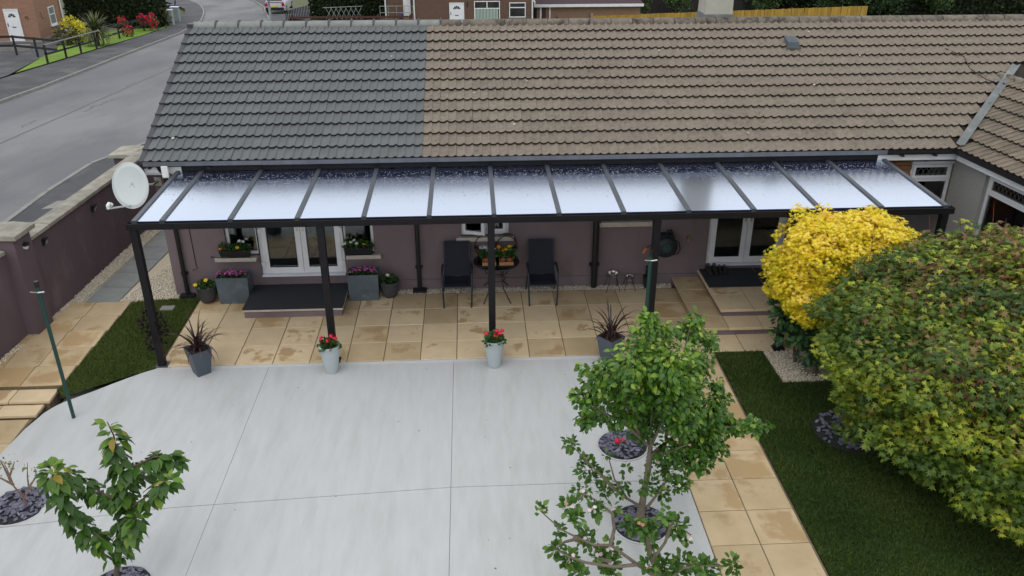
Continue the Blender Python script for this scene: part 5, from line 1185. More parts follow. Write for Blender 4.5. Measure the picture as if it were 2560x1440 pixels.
APC = [(1.22, -5.41, 1.52, .08), (1.25, -5.64, 1.57, .07), (1.46, -5.5, 1.55, .08), (1.98, -5.58, 1.34, .11), (1.82, -5.6, 1.4, .09), (2.29, -5.44, 1.25, .11), (2.4, -5.44, 1.09, .06), (2.13, -5.22, .85, .08), (.91, -5.37, 1.47, .05), (1.15, -5.2, 1.02, .05), (1.42, -5.25, .94, .1), (1.11, -5.16, .71, .08), (1.23, -5.38, .81, .1), (1.26, -5.74, .96, .09), (1.57, -5.25, .69, .08), (1.71, -5.17, .48, .1), (1.69, -5.22, .77, .07), (2.25, -5.45, .68, .12), (2.46, -5.35, .64, .1), (2.5, -5.7, .96, .08), (2.76, -5.27, .47, .1), (2.95, -5.45, .69, .08), (2.02, -5.65, .91, .08), (2.07, -5.81, 1.73, .06), (1.7, -5.25, 1.33, .05)]
P, O = clump_leaves(APC, 7000, .2); n = len(P)
D = O+rng.normal(0, .5, (n, 3)); N = np.array((0, 0, 1))+rng.normal(0, .5, (n, 3))
leaves(at_, T_oval(.33, .05, .1), P, D, N, rng.uniform(.055, .09, n), np.clip(rng.normal(.5, .2, n), 0, .99), APL, 300)
BLOS = petal('blossom', (.78, .62, .62)); FADED = petal('faded', (.42, .2, .13))
for k, (x, y, z, r) in enumerate(APC):
    if k % 2 == 0: 
        for q in range(2): flower(at_, (x+random.uniform(-r, r), y-r*.7, z+random.uniform(0, r)), .024, BLOS if random.random() < .75 else FADED, 5)
for k in (1, 4, 7, 9): 
    x, y, z, r = LOWC[k]; flower(pt, (x, y-r*.8, z+r*.6), .03, BLOS, 5)

# acers
def acer(name_label, ells, dens, ls, material, base, trunk_h, n_twig, tint_fn, twig_h=.3, n_ind=300, rc=.3):
    t = thing('maple_tree', name_label, 'tree', base)
    bx, by, bz = base
    MB().tube([(bx, by, -.02), (bx+.05, by-.02, trunk_h*.5), (bx, by+.02, trunk_h)], [.07, .06, .05], 8).build('trunk', BARK, t)
    pths = []
    for cx, cy, czz, rx, ry, rz in ells:
        for k in range(4):
            d = rand_dirs(1)[0]; d[2] = abs(d[2])*.6
            pths.append([(bx, by, trunk_h*.8), ((bx+cx)/2+d[0]*rx*.3, (by+cy)/2+d[1]*ry*.3, (trunk_h+czz)/2), (cx+d[0]*rx*.8, cy+d[1]*ry*.8, czz+d[2]*rz*.8)])
    branches(t, pths, .03, .008, BARK)
    P, O, J = [], [], []
    for cx, cy, czz, rx, ry, rz in ells:
        C0, RR = np.array((cx, cy, czz)), np.array((rx, ry, rz)); nc = int(6*(rx*ry+rx*rz+ry*rz)/rc**2)
        d = rand_dirs(nc); d = d[d[:, 2] > -.6]
        for e in d:
            c = C0+e*RR*(rng.uniform(.72, 1.04)+.3*(rng.random() < .2)*rng.random()); r = rc*rng.uniform(.6, 1.25)
            if any((((c-np.array(q[:3]))/np.array(q[3:]))**2).sum() < .36 for q in ells) or c[2] < .25: continue
            o_ = e/RR; o_ /= np.linalg.norm(o_); n = int(dens*r*r); u = rand_dirs(n); u = np.where((u @ o_ < -.25)[:, None], -u, u)
            P.append(c+u*r*np.array((1.15, 1.15, .5))*rng.uniform(.45, 1.05, (n, 1))); O.append(u*.55+o_*.7); J.append(np.full(n, rng.normal(0, .10)))
    P, O, J = np.concatenate(P), np.concatenate(O), np.concatenate(J); O /= np.linalg.norm(O, axis=1, keepdims=True); n = len(P)
    hz = O*np.array((1, 1, 0))+rng.normal(0, .5, (n, 3))*np.array((1, 1, .5)); D = hz+np.array((0, 0, -.25)); N = O*.7+np.array((0, 0, .75))+rng.normal(0, .5, (n, 3))
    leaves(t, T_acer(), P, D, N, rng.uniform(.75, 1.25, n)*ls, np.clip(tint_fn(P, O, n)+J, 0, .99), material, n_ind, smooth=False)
    top = np.where(O[:, 2] > .35)[0]
    for i in rng.choice(top, n_twig, replace=False):
        p = P[i]-O[i]*.1; h = random.uniform(.4, 1)*twig_h; d = np.array((random.gauss(0, .15), random.gauss(0, .15), 1))
        MB().tube([p, p+d*h*.5, p+d*h+np.array((random.gauss(0, .04), 0, 0))], [.006, .004, .002], 5).build('twig', TWIG, t)
    return t
TWIG = mat('red_twig', (.16, .05, .04), (.10, .035, .028), 20, .7)
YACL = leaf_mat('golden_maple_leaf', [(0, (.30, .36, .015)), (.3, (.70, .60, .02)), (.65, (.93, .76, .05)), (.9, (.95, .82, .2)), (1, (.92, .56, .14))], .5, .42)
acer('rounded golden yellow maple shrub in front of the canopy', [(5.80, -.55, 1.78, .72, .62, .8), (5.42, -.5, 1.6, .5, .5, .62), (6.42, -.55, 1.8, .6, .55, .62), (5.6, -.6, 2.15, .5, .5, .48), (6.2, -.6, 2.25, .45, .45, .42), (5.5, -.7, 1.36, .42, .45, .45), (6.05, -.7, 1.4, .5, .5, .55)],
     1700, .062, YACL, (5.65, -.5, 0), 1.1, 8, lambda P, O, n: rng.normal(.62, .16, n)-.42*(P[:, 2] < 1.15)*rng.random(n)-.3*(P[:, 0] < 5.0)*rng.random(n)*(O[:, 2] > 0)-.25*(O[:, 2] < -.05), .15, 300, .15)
GACL = leaf_mat('green_maple_leaf', [(0, (.04, .085, .018)), (.3, (.105, .175, .022)), (.5, (.22, .29, .03)), (.66, (.44, .48, .04)), (.8, (.24, .18, .06)), (1, (.21, .10, .05))], .5, .36)
def gt(P, O, n):
    red = np.clip((P[:, 2]-1.3)*.38+(P[:, 0]-6.0)*.15+.14*np.sin(P[:, 0]*2.3+P[:, 1]*3.1), 0, .8)
    t = np.clip(rng.normal(.29, .15, n)+.12*np.sin(P[:, 0]*3+P[:, 2]*4+P[:, 1]*2.2), 0, .68)
    low = P[:, 2] < 1.6; t = np.where(low, t+.1, t); t = np.clip(t, 0, .68)
    r = rng.random(n) < red*.75; return np.where(r & (rng.random(n) < .75), rng.uniform(.72, 1, n), t)
acer('very large green maple with reddish new growth filling the right side', [(7.0, -2.8, 1.35, 1.7, 1.65, 1.15), (6.45, -2.1, 1.4, 1.1, 1.0, 1.0), (6.05, -2.7, 1.3, .8, .85, .8), (6.55, -3.8, 1.15, 1.0, 1.05, .9), (7.6, -4.0, 1.1, 1.2, 1.15, .95), (7.3, -1.7, 1.6, 1.3, 1.0, .95), (8.3, -2.4, 1.65, 1.4, 1.2, 1.1), (6.95, -4.7, .75, .7, .6, .55), (6.5, -1.6, 1.75, .75, .65, .7), (7.8, -3.0, 1.75, .8, .8, .75), (6.3, -1.75, 1.3, .55, .6, .7), (6.15, -2.95, .95, .72, .75, .6), (5.95, -2.75, .7, .5, .6, .5), (7.6, -2.2, 2.0, 1.1, .9, .75)],
     900, .084, GACL, (5.75, -2.3, 0), 1.0, 170, gt, .6, 300, .29)

# dark evergreen shrub in the right gravel, its stump, and dark climber at the left post
sh = thing('evergreen_shrub', 'dark green broad-leaved shrub in a black pot below the yellow maple', 'shrub', (5.45, -.35, 0))
DKL = leaf_mat('dark_shrub_leaf', [(0, (.018, .06, .022)), (.6, (.045, .12, .04)), (1, (.11, .21, .06))], .4, .2)
cl = [(5.2, -.55, .95, .24), (5.45, -.6, 1.1, .25), (5.15, -.6, .65, .17), (5.5, -.7, .8, .27), (5.65, -.75, .5, .22), (5.08, -.5, 1.1, .14), (5.5, -.8, .4, .15), (5.75, -.8, .8, .2)]
P, O = clump_leaves(cl, 2000, .3); n = len(P)
leaves(sh, T_oval(.28, .04, .12), P, O+rng.normal(0, .4, (n, 3)), O*.5+np.array((0, 0, .9))+rng.normal(0, .3, (n, 3)), rng.uniform(.09, .15, n), np.clip(rng.normal(.45, .22, n), 0, .99), DKL, 150)
branches(sh, [[(5.5, -.4, 0), (5.4, -.42, .5), (5.3, -.45, .9)], [(5.5, -.4, 0), (5.55, -.42, .6), (5.5, -.4, 1.0)]], .025, .008, BARK)
solo(MB().lathe([(0, .16), (.06, .15), (.09, .10), (.105, .02), (.16, 0)], (5.66, -.66, -.01), 12), 'tree_stump', GBARK, 'low brown stump in the pale gravel under the shrub', 'stump', (5.66, -.66, 0))
dk = thing('climbing_plant', 'dark purple leafy climber wrapped round the left canopy post', 'climber', (-4.8, .1, 0))
PUR = leaf_mat('dark_purple_leaf', [(0, (.008, .005, .007)), (1, (.022, .012, .016))], .6, .05, .2)
cl = [(-4.86, .08, .95, .07), (-4.88, .05, .78, .1), (-4.68, .1, .8, .1), (-4.88, .05, .55, .1), (-4.66, .08, .62, .09), (-4.85, .06, .35, .08), (-4.70, .1, .4, .05)]
P, O = clump_leaves(cl, 6500, .3); n = len(P)
leaves(dk, T_oval(.35), P, O+rng.normal(0, .5, (n, 3)), rand_dirs(n), rng.uniform(.035, .06, n), rng.random(n)*.99, PUR, 0)
MB().tube([(-4.85, .09, 0), (-4.86, .08, .4), (-4.84, .08, .9)], .01, 6).build('stem', BARK, dk)
# bare shrub on the left slate bed
bs = thing('bare_shrub', 'nearly bare twiggy shrub with tiny buds at the left edge', 'shrub', (-5.52, -3.18, -.13))
tw = [[(-5.5, -3.18, -.13), (-5.5, -3.18, .05), (-5.55, -3.2, .22), (-5.56, -3.2, .42), (-5.58, -3.2, .62)], [(-5.5, -3.18, .0), (-5.40, -3.17, .15), (-5.37, -3.17, .35), (-5.33, -3.15, .55)], [(-5.55, -3.2, .25), (-5.64, -3.25, .4), (-5.72, -3.28, .5)], [(-5.56, -3.2, .4), (-5.50, -3.18, .52), (-5.46, -3.18, .6)], [(-5.38, -3.17, .2), (-5.3, -3.1, .3), (-5.29, -3.1, .42)], [(-5.57, -3.2, .3), (-5.63, -3.15, .5), (-5.65, -3.15, .62)]]
branches(bs, tw, .016, .004, mat('pinkish_bark', (.23, .15, .12), (.15, .1, .08), 20, .9))
BUD = leaf_mat('bud_leaf', [(0, (.14, .16, .05)), (1, (.30, .28, .10))], .6, .3)
P = np.concatenate([np.array(p[-2:]).mean(0)+rng.normal(0, .045, (9, 3)) for p in tw]); n = len(P)
leaves(bs, T_oval(.3), P, rand_dirs(n)+np.array((0, 0, .6)), rand_dirs(n), rng.uniform(.03, .055, n), rng.random(n)*.99, BUD, 0)
rf = thing('red_flower', 'small red flower standing in the slate bed behind the pear tree', 'flower', (2.27, -2.5, 0))
MB().tube([(2.27, -2.5, 0), (2.26, -2.5, .12)], .006, 5).build('stem', POLEG, rf); cluster(rf, (2.24, -2.52, .13), .045, RED, 14); cluster(rf, (2.31, -2.5, .12), .035, RED, 10); bush_leaves(rf, 14, (2.28, -2.5, .02), .07, .07, .05, .05)
# ================================================================ ACROSS THE ROAD
LB = brick_mat('pink_brick', (.30, .15, .09), (.25, .12, .075), (.32, .26, .21))
DB = brick_mat('dark_brick', (.135, .075, .05), (.11, .06, .042), (.13, .10, .085))
TB_ = brick_mat('tan_brick', (.24, .14, .085), (.20, .115, .07), (.24, .19, .15))
DOORW = mat('white_door', (.76, .78, .8), (.7, .72, .74), 2, .4)
DARKG = mat('dark_window', (.02, .022, .025), (.05, .052, .055), 2, .08)
def gbox(mb, *a): return mb.box(*a)
def house_door(root, x0, x1, y, z0, z1, arch=True):
    d = MB().box(x0, x1, y-.06, y-.002, z0, z1).build('door', DOORW, root)
    m, w_ = (x0+x1)/2, (x1-x0)
    MB().box(x0, x0+.06, y-.085, y-.061, z0, z1).box(x1-.06, x1, y-.085, y-.061, z0, z1).box(x0+.06, x1-.06, y-.085, y-.061, z1-.06, z1).build('door_frame', DOORW, root)
    for a, b in ((z0+.12, z0+.85), (z0+.95, z0+1.35)):
        for s in (-1, 1): MB().box(m+s*w_*.2-w_*.14, m+s*w_*.2+w_*.14, y-.072, y-.0605, a, b).build('door_panel', DOORW, d)
    if arch:
        mb = MB()
        for k in range(5):
            a0, a1 = math.pi*k/5+.05, math.pi*(k+1)/5-.05; r0, r1 = w_*.08, w_*.27; zc_ = z1-.52
            mb.quad(*[(m+math.cos(a)*r, y-.0625, zc_+math.sin(a)*r) for a, r in ((a0, r0), (a1, r0), (a1, r1), (a0, r1))])
        mb.build('fan_light', DARKG, d)
    MB().box(m-.13, m+.13, y-.07, y-.0605, z0+.88, z0+.93).build('letter_box', PLASTIC, d); MB().box(x0+.09, x0+.12, y-.1, y-.0605, z0+.95, z0+1.15).build('handle', PLASTIC, d)
    return d
def far_window(root, x0, x1, y, z0, z1, transom=True, blinds=0, split=False):
    mb = ring_frame(MB(), x0, x1, z0, z1, y-.05, y-.002, .06); zt = z1-(z1-z0)*.34
    if transom: mb.box(x0+.06, x1-.06, y-.048, y-.004, zt-.035, zt+.035)
    if split: mb.box((x0+x1)/2-.035, (x0+x1)/2+.035, y-.049, y-.004, zt+.035, z1-.06)
    f = mb.build('window', UPVC, root); MB().box(x0+.06, x1-.06, y-.02, y-.006, z0+.06, z1-.06).build('pane', DARKG, f)
    MB().box(x0-.06, x1+.06, y-.1, y, z0-.09, z0-.005).build('sill', WHITE if blinds != 2 else BTILE, f)
    if blinds == 1:
        n = int((x1-x0-.12)/.11)
        for k in range(n): MB().box(x0+.07+.11*k, x0+.145+.11*k, y-.026, y-.021, z0+.06, zt-.035).build('blind_slat', mat('pale_blind', (.42, .52, .47), (.36, .46, .41), 2, .7), f)
    return f
# left house
z0 = H(46.6)+.02
lh = thing('brick_house', 'pink brick house with a white front door at the top left', 'house', (-32.5, 49, z0))
MB().box(-38, -27.7, 46.6, 50.3, z0-.4, z0+5.1).build('wall', LB, lh)
MB().add([(-38.3, 46.2, z0+5), (-27.4, 46.2, z0+5), (-27.4, 50.7, z0+5), (-38.3, 50.7, z0+5), (-38.3, 48.45, z0+6.7), (-27.4, 48.45, z0+6.7)], [(0, 1, 5, 4), (2, 3, 4, 5), (1, 2, 5), (3, 0, 4), (3, 2, 1, 0)]).build('roof', BTILE, lh)
house_door(lh, -29.66, -28.74, 46.6, z0+.02, z0+2.06)
MB().box(-31.1, -30.55, 46.5, 46.598, z0, z0+1.3).build('side_panel', UPVC, lh)
house_door(lh, -33.4, -32.5, 46.6, z0+.02, z0+2.06)
# side window on the face towards the road
f = MB()
for a, b, c, d in ((48.4, 48.46, .75, 1.9), (49.2, 49.26, .75, 1.9), (48.46, 49.2, .75, .81), (48.46, 49.2, 1.84, 1.9), (48.46, 49.2, 1.38, 1.44)): f.box(-27.699, -27.65, a, b, z0+c, z0+d)
f = f.build('window', UPVC, lh); MB().box(-27.69, -27.67, 48.46, 49.2, z0+.81, z0+1.84).build('pane', mat('net_curtain', (.3, .33, .34), (.1, .11, .12), 9, .3, stretch=(1, 9, 1)), f); MB().box(-27.698, -27.55, 48.3, 49.36, z0+.66, z0+.745).build('sill', WHITE, f)
MB().tube([(-27.62, 50.2, z0), (-27.62, 50.2, z0+5)], .05, 8).build('downpipe', WHITE, lh)
MB().box(-27.69, -27.6, 46.5, 50.3, z0-.3, z0+.12).box(-38, -27.6, 46.35, 46.598, z0-.3, z0+.06).build('plinth', KERB, lh)
MB().tube([(-27.66, 47.2, z0+1.75), (-27.6, 47.2, z0+1.4), (-27.6, 47.6, z0+1.35)], .015, 5).build('wall_bracket', PLASTIC, lh)
MB().tube([(-28.3+.09*math.cos(a), 46.585, z0+1.5+.09*math.sin(a)) for a in np.linspace(0, 6.28, 13)], .018, 5, cap=False).build('wall_ornament', PLASTIC, lh)

def cards(root, name, cl, dens, s, material, wd=.4, up=.3):
    P, O = clump_leaves(cl, dens, .55); n = len(P)
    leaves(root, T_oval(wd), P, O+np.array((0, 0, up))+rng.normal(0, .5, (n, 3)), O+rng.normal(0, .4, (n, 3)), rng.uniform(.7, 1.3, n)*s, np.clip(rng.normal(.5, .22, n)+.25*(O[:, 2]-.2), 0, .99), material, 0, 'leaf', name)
HEDGE = leaf_mat('dark_hedge_leaf', [(0, (.008, .016, .005)), (.6, (.02, .036, .009)), (1, (.055, .08, .016))], .7, .1)
BRIGHT = leaf_mat('yellow_bush_leaf', [(0, (.2, .22, .02)), (.5, (.5, .45, .03)), (1, (.75, .62, .06))], .6, .2)
MIDG = leaf_mat('mid_green_leaf', [(0, (.02, .045, .01)), (.6, (.05, .095, .02)), (1, (.12, .17, .03))], .6, .15)
OLIVE = leaf_mat('olive_bush_leaf', [(0, (.03, .03, .012)), (.6, (.075, .07, .025)), (1, (.14, .13, .04))], .6, .15)
def bushy(name, label, cat, base, cl, dens, s, material, group=None, stem=.5):
    t = thing(name, label, cat, base, group); cards(t, 'foliage', cl, dens, s, material)
    MB().tube([base, (base[0], base[1], base[2]+stem)], .06, 6).build('stem', BARK, t); return t
def hedge(label, x0, x1, y0, y1, zb, zt, n, s=.2):
    t = thing('hedge', label, 'hedge', ((x0+x1)/2, (y0+y1)/2, zb), 'tall dark hedges across the road')
    core = MB().box(x0+.25, x1-.25, y0+.25, y1-.25, zb, zt-.3).build('hedge_core', HEDGE, t)
    P = []; O = []
    for ax in range(n):
        u, v = random.random(), random.random(); f_ = random.random()
        if f_ < .62: P.append((x0+(x1-x0)*u, y0+.25*math.sin(u*17+v*5)*.5+random.uniform(-.1, .25), zb+(zt-zb)*v)); O.append((0, -1, .2))
        elif f_ < .82: P.append((x1+random.uniform(-.25, .1), y0+(y1-y0)*u, zb+(zt-zb)*v)); O.append((1, 0, .2))
        else: P.append((x0+(x1-x0)*u, y0+(y1-y0)*v, zt+random.uniform(-.25, .15))); O.append((0, 0, 1))
    P = np.array(P); O = np.array(O, float); n = len(P)
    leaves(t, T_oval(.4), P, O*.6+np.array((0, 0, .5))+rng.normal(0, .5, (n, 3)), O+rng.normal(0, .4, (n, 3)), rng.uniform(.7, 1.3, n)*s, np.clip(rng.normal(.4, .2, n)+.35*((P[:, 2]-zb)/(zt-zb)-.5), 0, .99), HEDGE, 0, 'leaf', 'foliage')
    MB().tube([((x0+x1)/2, (y0+y1)/2, zb), ((x0+x1)/2, (y0+y1)/2, zt-.4)], .1, 6).build('stem', BARK, t)
hedge('tall dark hedge behind the brick house garden, top left', -29.5, -23.0, 55, 57.5, H(55), H(55)+4, 11000)
hedge('dark hedge at the top centre left of the back house', -12.6, -5.9, 61, 63, H(61)-.1, H(61)+3.5, 9000)
bushy('yellow_shrub', 'bright yellow shrub beside the corner of the brick house', 'shrub', (-25.5, 47.3, H(47.3)), [(-25.9, 47.4, H(47)+.7, .6), (-25.3, 47.2, H(47)+.5, .6), (-26.2, 47.6, H(47)+1.1, .4), (-25.0, 47.0, H(47)+.4, .5)], 420, .18, BRIGHT)
bushy('dark_shrub', 'rounded dark brownish shrub in front of the yellow one', 'shrub', (-25.1, 44.6, H(44.6)), [(-25.1, 44.6, H(44.6)+.45, .7), (-25.6, 44.7, H(44.6)+.4, .55), (-24.6, 44.5, H(44.6)+.35, .5)], 420, .16, OLIVE)
bushy('green_shrub', 'rounded yellow green shrub next to the grey street cabinets', 'shrub', (-23.7, 56.3, H(56)), [(-24.2, 56.2, H(56)+.8, .65), (-23.5, 56.5, H(56)+.7, .75), (-23.1, 56.8, H(56)+.5, .55)], 420, .18, leaf_mat('yellowgreen_leaf', [(0, (.03, .05, .01)), (.6, (.10, .13, .02)), (1, (.3, .28, .03))], .6, .15))
bushy('roadside_shrub', 'dark green shrub at the left edge beside the footpath', 'shrub', (-23.2, 28.2, H(28.2)), [(-23.3, 28.3, H(28)+.7, .8), (-24.1, 28.6, H(28)+.9, .9), (-23.0, 27.8, H(28)+.35, .6), (-24.4, 30, H(30)+.9, .7)], 330, .18, leaf_mat('bluish_leaf', [(0, (.008, .028, .012)), (.6, (.022, .06, .024)), (1, (.06, .12, .04))], .5, .15))
def rhodo(x, y, label, cl):
    t = thing('rhododendron', label, 'shrub', (x, y, H(y)), 'red flowering shrubs by the rail fence')
    cards(t, 'foliage', [(a, b, c-.1, r) for a, b, c, r in cl], 500, .13, MIDG); cards(t, 'flowers', [(a, b, c+.1, r) for a, b, c, r in cl], 900, .1, leaf_mat('red_bloom', [(0, (.35, .008, .03)), (1, (.75, .03, .09))], .6, .2))
    MB().tube([(x, y, H(y)), (x, y, H(y)+.4)], .04, 6).build('stem', BARK, t)
rhodo(-23.1, 49.2, 'red flowering shrub, the nearer one by the rail fence', [(-23.0, 49, H(49)+.4, .34), (-23.5, 49.6, H(49)+.9, .3)])
rhodo(-22.9, 53.2, 'red flowering shrub, the farther one by the rail fence', [(-23.3, 53, H(53)+.75, .35), (-22.8, 53.4, H(53)+.65, .4), (-22.55, 53, H(53)+.35, .3)])
PALML = leaf_mat('cordyline_leaf', [(0, (.03, .05, .02)), (.6, (.09, .12, .04)), (1, (.28, .27, .11))], .5, .1)
pm = thing('cordyline', 'spiky cordyline palm on the lawn edge by the footpath', 'palm', (-23.0, 44.0, H(44)))
MB().tube([(-23, 44, H(44)), (-23, 44, H(44)+.8)], [.09, .07], 8).build('trunk', BARK, pm)
strap_plant(pm, (-23, 44, H(44)+.8), 260, 1.45, .05, PALML, (.5, 1.6), (.0, 2.0))
# fences of the left gardens
BLK = mat('black_stained_wood', (.014, .014, .016), (.022, .022, .024), 6, .7)
def rail_fence(label, pts, hts, posts, m_, w_=.06, group=None, kind='rail_fence'):
    t = thing(kind, label, 'fence', pts[0], group)
    for h in hts:
        for a, b in zip(pts[:-1], pts[1:]): MB().bar((a[0], a[1], a[2]+h), (b[0], b[1], b[2]+h), .05, w_*1.6).build('rail', m_, t)
    for p in posts: MB().box(p[0]-.045, p[0]+.045, p[1]-.045, p[1]+.045, p[2]-.2, p[2]+max(hts)+.08).build('post', m_, t)
    return t
g = lambda x, y: (x, y, H(y))
fa = rail_fence('black post fence with a pale handrail along the footpath, top left', [g(-22.4, 35.6), g(-22.42, 42.8)], [.5], [g(-22.4, 35.6), g(-22.4, 37.9), g(-22.4, 39.9), g(-22.42, 42.2)], BLK)
MB().tube([(-22.4, 35.6, H(35.6)+.98), (-22.42, 42.9, H(42.9)+1.02)], .035, 6).build('handrail', KERB, fa)
for p in (g(-22.4, 35.6), g(-22.4, 37.9), g(-22.4, 39.9), g(-22.42, 42.2)): MB().box(p[0]-.045, p[0]+.045, p[1]-.045, p[1]+.045, p[2]+.5, p[2]+1.0).build('post', BLK, fa)
rail_fence('black two rail fence along the ramp below the white door', [g(-29.5, 39.4), g(-25.9, 39.5), g(-22.5, 37.2)], [.55, 1.05], [g(-27.5, 39.45), g(-25.9, 39.5), g(-24.2, 38.4)], BLK, .08)
rail_fence('black two rail fence curving behind the red shrubs', [g(-23.0, 43.5), g(-23.2, 48), g(-23.3, 53), g(-23.6, 58)], [.4, .85], [g(-23.0, 44.7), g(-23.2, 48), g(-23.2, 50.5), g(-23.3, 53), g(-23.5, 55.5)], BLK, .08)
# ramp wall
solo(MB().box(-31, -26, 41.4, 41.6, H(41)-.4, H(41)+.35), 'ramp_wall', KERB, 'low pale kerb wall of the ramp below the brick house', 'low wall', (-28.5, 41.5, H(41)))
CAB = mat('cabinet_grey', (.30, .34, .33), (.25, .29, .28), 3, .6)
for i, (x, y, nm) in enumerate(((-22.75, 57.2, 'grey street cabinet, the nearer of two by the footpath'), (-23.2, 60.2, 'grey street cabinet, the farther of two by the footpath'))):
    t = thing('street_cabinet', nm, 'cabinet', g(x, y), 'grey street cabinets'); MB().box(x-.3, x+.3, y-.22, y+.22, H(y), H(y)+1.15).build('body', CAB, t, bevel=.02); MB().box(x-.33, x+.33, y-.25, y+.25, H(y)+1.151, H(y)+1.2).build('lid', WHITE, t); MB().box(x-.26, x+.26, y-.235, y-.2205, H(y)+.1, H(y)+1.08).build('door', CAB, t)
pf = thing('picket_fence', 'brown picket fence beyond the street cabinets', 'fence', g(-24.2, 66))
PK = mat('brown_picket', (.075, .045, .035), (.05, .03, .024), 6, .9)
pk = MB().box(-.05, .05, -.012, .012, 0, 1.15).mesh('picket', PK)
for k in range(34):
    u = k/33; x, y = -23.6-2.3*u, 61.5+7.5*u; inst('picket', pk, pf, Matrix.Translation((x, y, H(y))))
for k in range(14):
    x = -25.9+.0*k-.16*k+2.0; inst('picket', pk, pf, Matrix.Translation((x-.2, 61.6, H(61.6)+.1)))
MB().bar((-23.6, 61.53, H(61.5)+.85), (-25.9, 69.03, H(69)+.85), .03, .08).bar((-23.6, 61.53, H(61.5)+.3), (-25.9, 69.03, H(69)+.3), .03, .08).build('rail', PK, pf)
for x, c, nm in ((-25.3, (.03, .12, .05), 'green'), (-24.6, (.02, .05, .2), 'blue')):
    m_ = mat('bin_'+nm, c, None, rough=.5); t = thing('wheelie_bin', nm+' wheelie bin behind the picket fence at the top edge', 'bin', g(x, 64.5), 'bins behind the picket fence')
    MB().frustum((x, 64.5), .45, .5, .56, .64, H(64.5)+.08, H(64.5)+1.0).build('body', m_, t); MB().box(x-.3, x+.3, 64.16, 64.86, H(64.5)+1.001, H(64.5)+1.06).build('lid', m_, t)
    for s in (-1, 1): MB().tube([(x+s*.2, 64.8, H(64.5)+.1), (x+s*.26, 64.8, H(64.5)+.1)], .1, 12).build('wheel', PLASTIC, t)

# car, lamp post
cx, cy = -16.75, 67.2; cz_ = H(67)+.012
car = thing('parked_car', 'grey hatchback seen from behind, parked at the top edge', 'car', (cx, cy, cz_))
PAINT = mat('silver_lilac_paint', (.42, .41, .47), (.38, .37, .43), 2, .25, coat=.6)
sec = [(0, .30, .86, .55), (.02, .45, .9, .62), (.10, .95, .88, .80)]
body = [(-.02, .32, .84), (.0, .55, .89), (.06, .85, .88), (.35, 1.0, .88), (1.0, 1.02, .89), (2.6, 1.0, .89), (3.6, .92, .86), (4.1, .7, .8), (4.15, .35, .76)]
mb = MB(); vs = []
for y_, zt, hw in body: vs += [(cx-hw, cy+y_, cz_+.28), (cx-hw*1.0, cy+y_, cz_+min(.62, zt)), (cx-hw*.93, cy+y_, cz_+zt), (cx+hw*.93, cy+y_, cz_+zt), (cx+hw, cy+y_, cz_+min(.62, zt)), (cx+hw, cy+y_, cz_+.28)]
n = len(body); mb.add(vs, [(i*6+k, i*6+k+1, i*6+7+k, i*6+6+k) for i in range(n-1) for k in range(5)]+[(0, 1, 2, 3, 4, 5), tuple(range(6*n-1, 6*n-7, -1))], 0, True); mb.build('body', PAINT, car)
cab = [(.12, .98, .80), (.55, 1.45, .66), (1.2, 1.52, .66), (2.1, 1.46, .66), (2.9, 1.0, .78)]
vs = []
for y_, zt, hw in cab: vs += [(cx-hw*1.02, cy+y_, cz_+.97), (cx-hw*.96, cy+y_, cz_+zt), (cx+hw*.96, cy+y_, cz_+zt), (cx+hw*1.02, cy+y_, cz_+.97)]
MB().add(vs, [(i*4+k, i*4+k+1, i*4+5+k, i*4+4+k) for i in range(4) for k in range(3)], 0, True).build('cabin', PAINT, car)
MB().quad((cx-.68, cy+.165, cz_+1.05), (cx+.68, cy+.165, cz_+1.05), (cx+.56, cy+.50, cz_+1.42), (cx-.56, cy+.50, cz_+1.42)).build('rear_window', DARKG, car)
MB().box(cx-.80, cx+.80, cy-.09, cy-.021, cz_+.30, cz_+.55).build('bumper', PLASTIC, car)
MB().box(cx-.26, cx+.26, cy-.035, cy-.012, cz_+.62, cz_+.74).build('number_plate', mat('plate_yellow', (.72, .60, .05), None), car)
for s in (-1, 1): MB().box(cx+s*.74-.12, cx+s*.74+.12, cy-.02, cy+.08, cz_+.66, cz_+.9).build('tail_light', mat('tail_red', (.4, .01, .012), None, rough=.2), car)
for s in (-1, 1):
    for y_ in (.75, 3.35):
        w_ = MB().tube([(cx+s*.68, cy+y_, cz_+.32), (cx+s*.90, cy+y_, cz_+.32)], .32, 18).build('wheel', PLASTIC, car); MB().tube([(cx+s*.89, cy+y_, cz_+.32), (cx+s*.91, cy+y_, cz_+.32)], .19, 14).build('rim', CHROME, w_)
    MB().box(cx+s*.80-.1, cx+s*.80+.14*s+.0 if s > 0 else cx-.80+.1, cy+2.35, cy+2.5, cz_+.98, cz_+1.1).build('wing_mirror', PLASTIC, car)
lp_ = thing('lamp_post', 'slim grey lamp post on the footpath in front of the parked car', 'lamp post', g(-15.45, 59.2))
MB().tube([g(-15.45, 59.2), (-15.45, 59.2, H(59)+6)], [.075, .05], 10).build('pole', mat('galvanised', (.2, .21, .22), None, rough=.5, metal=.4), lp_); MB().tube([g(-15.45, 59.2), (-15.45, 59.2, H(59)+1.2)], .1, 10).build('base', CAB, lp_)
MB().tube([(-15.45, 59.2, H(59)+6), (-15.45, 58.6, H(59)+6.15)], .04, 8).box(-15.58, -15.32, 57.9, 58.65, H(59)+6.1, H(59)+6.22).build('lamp_head', CAB, lp_)

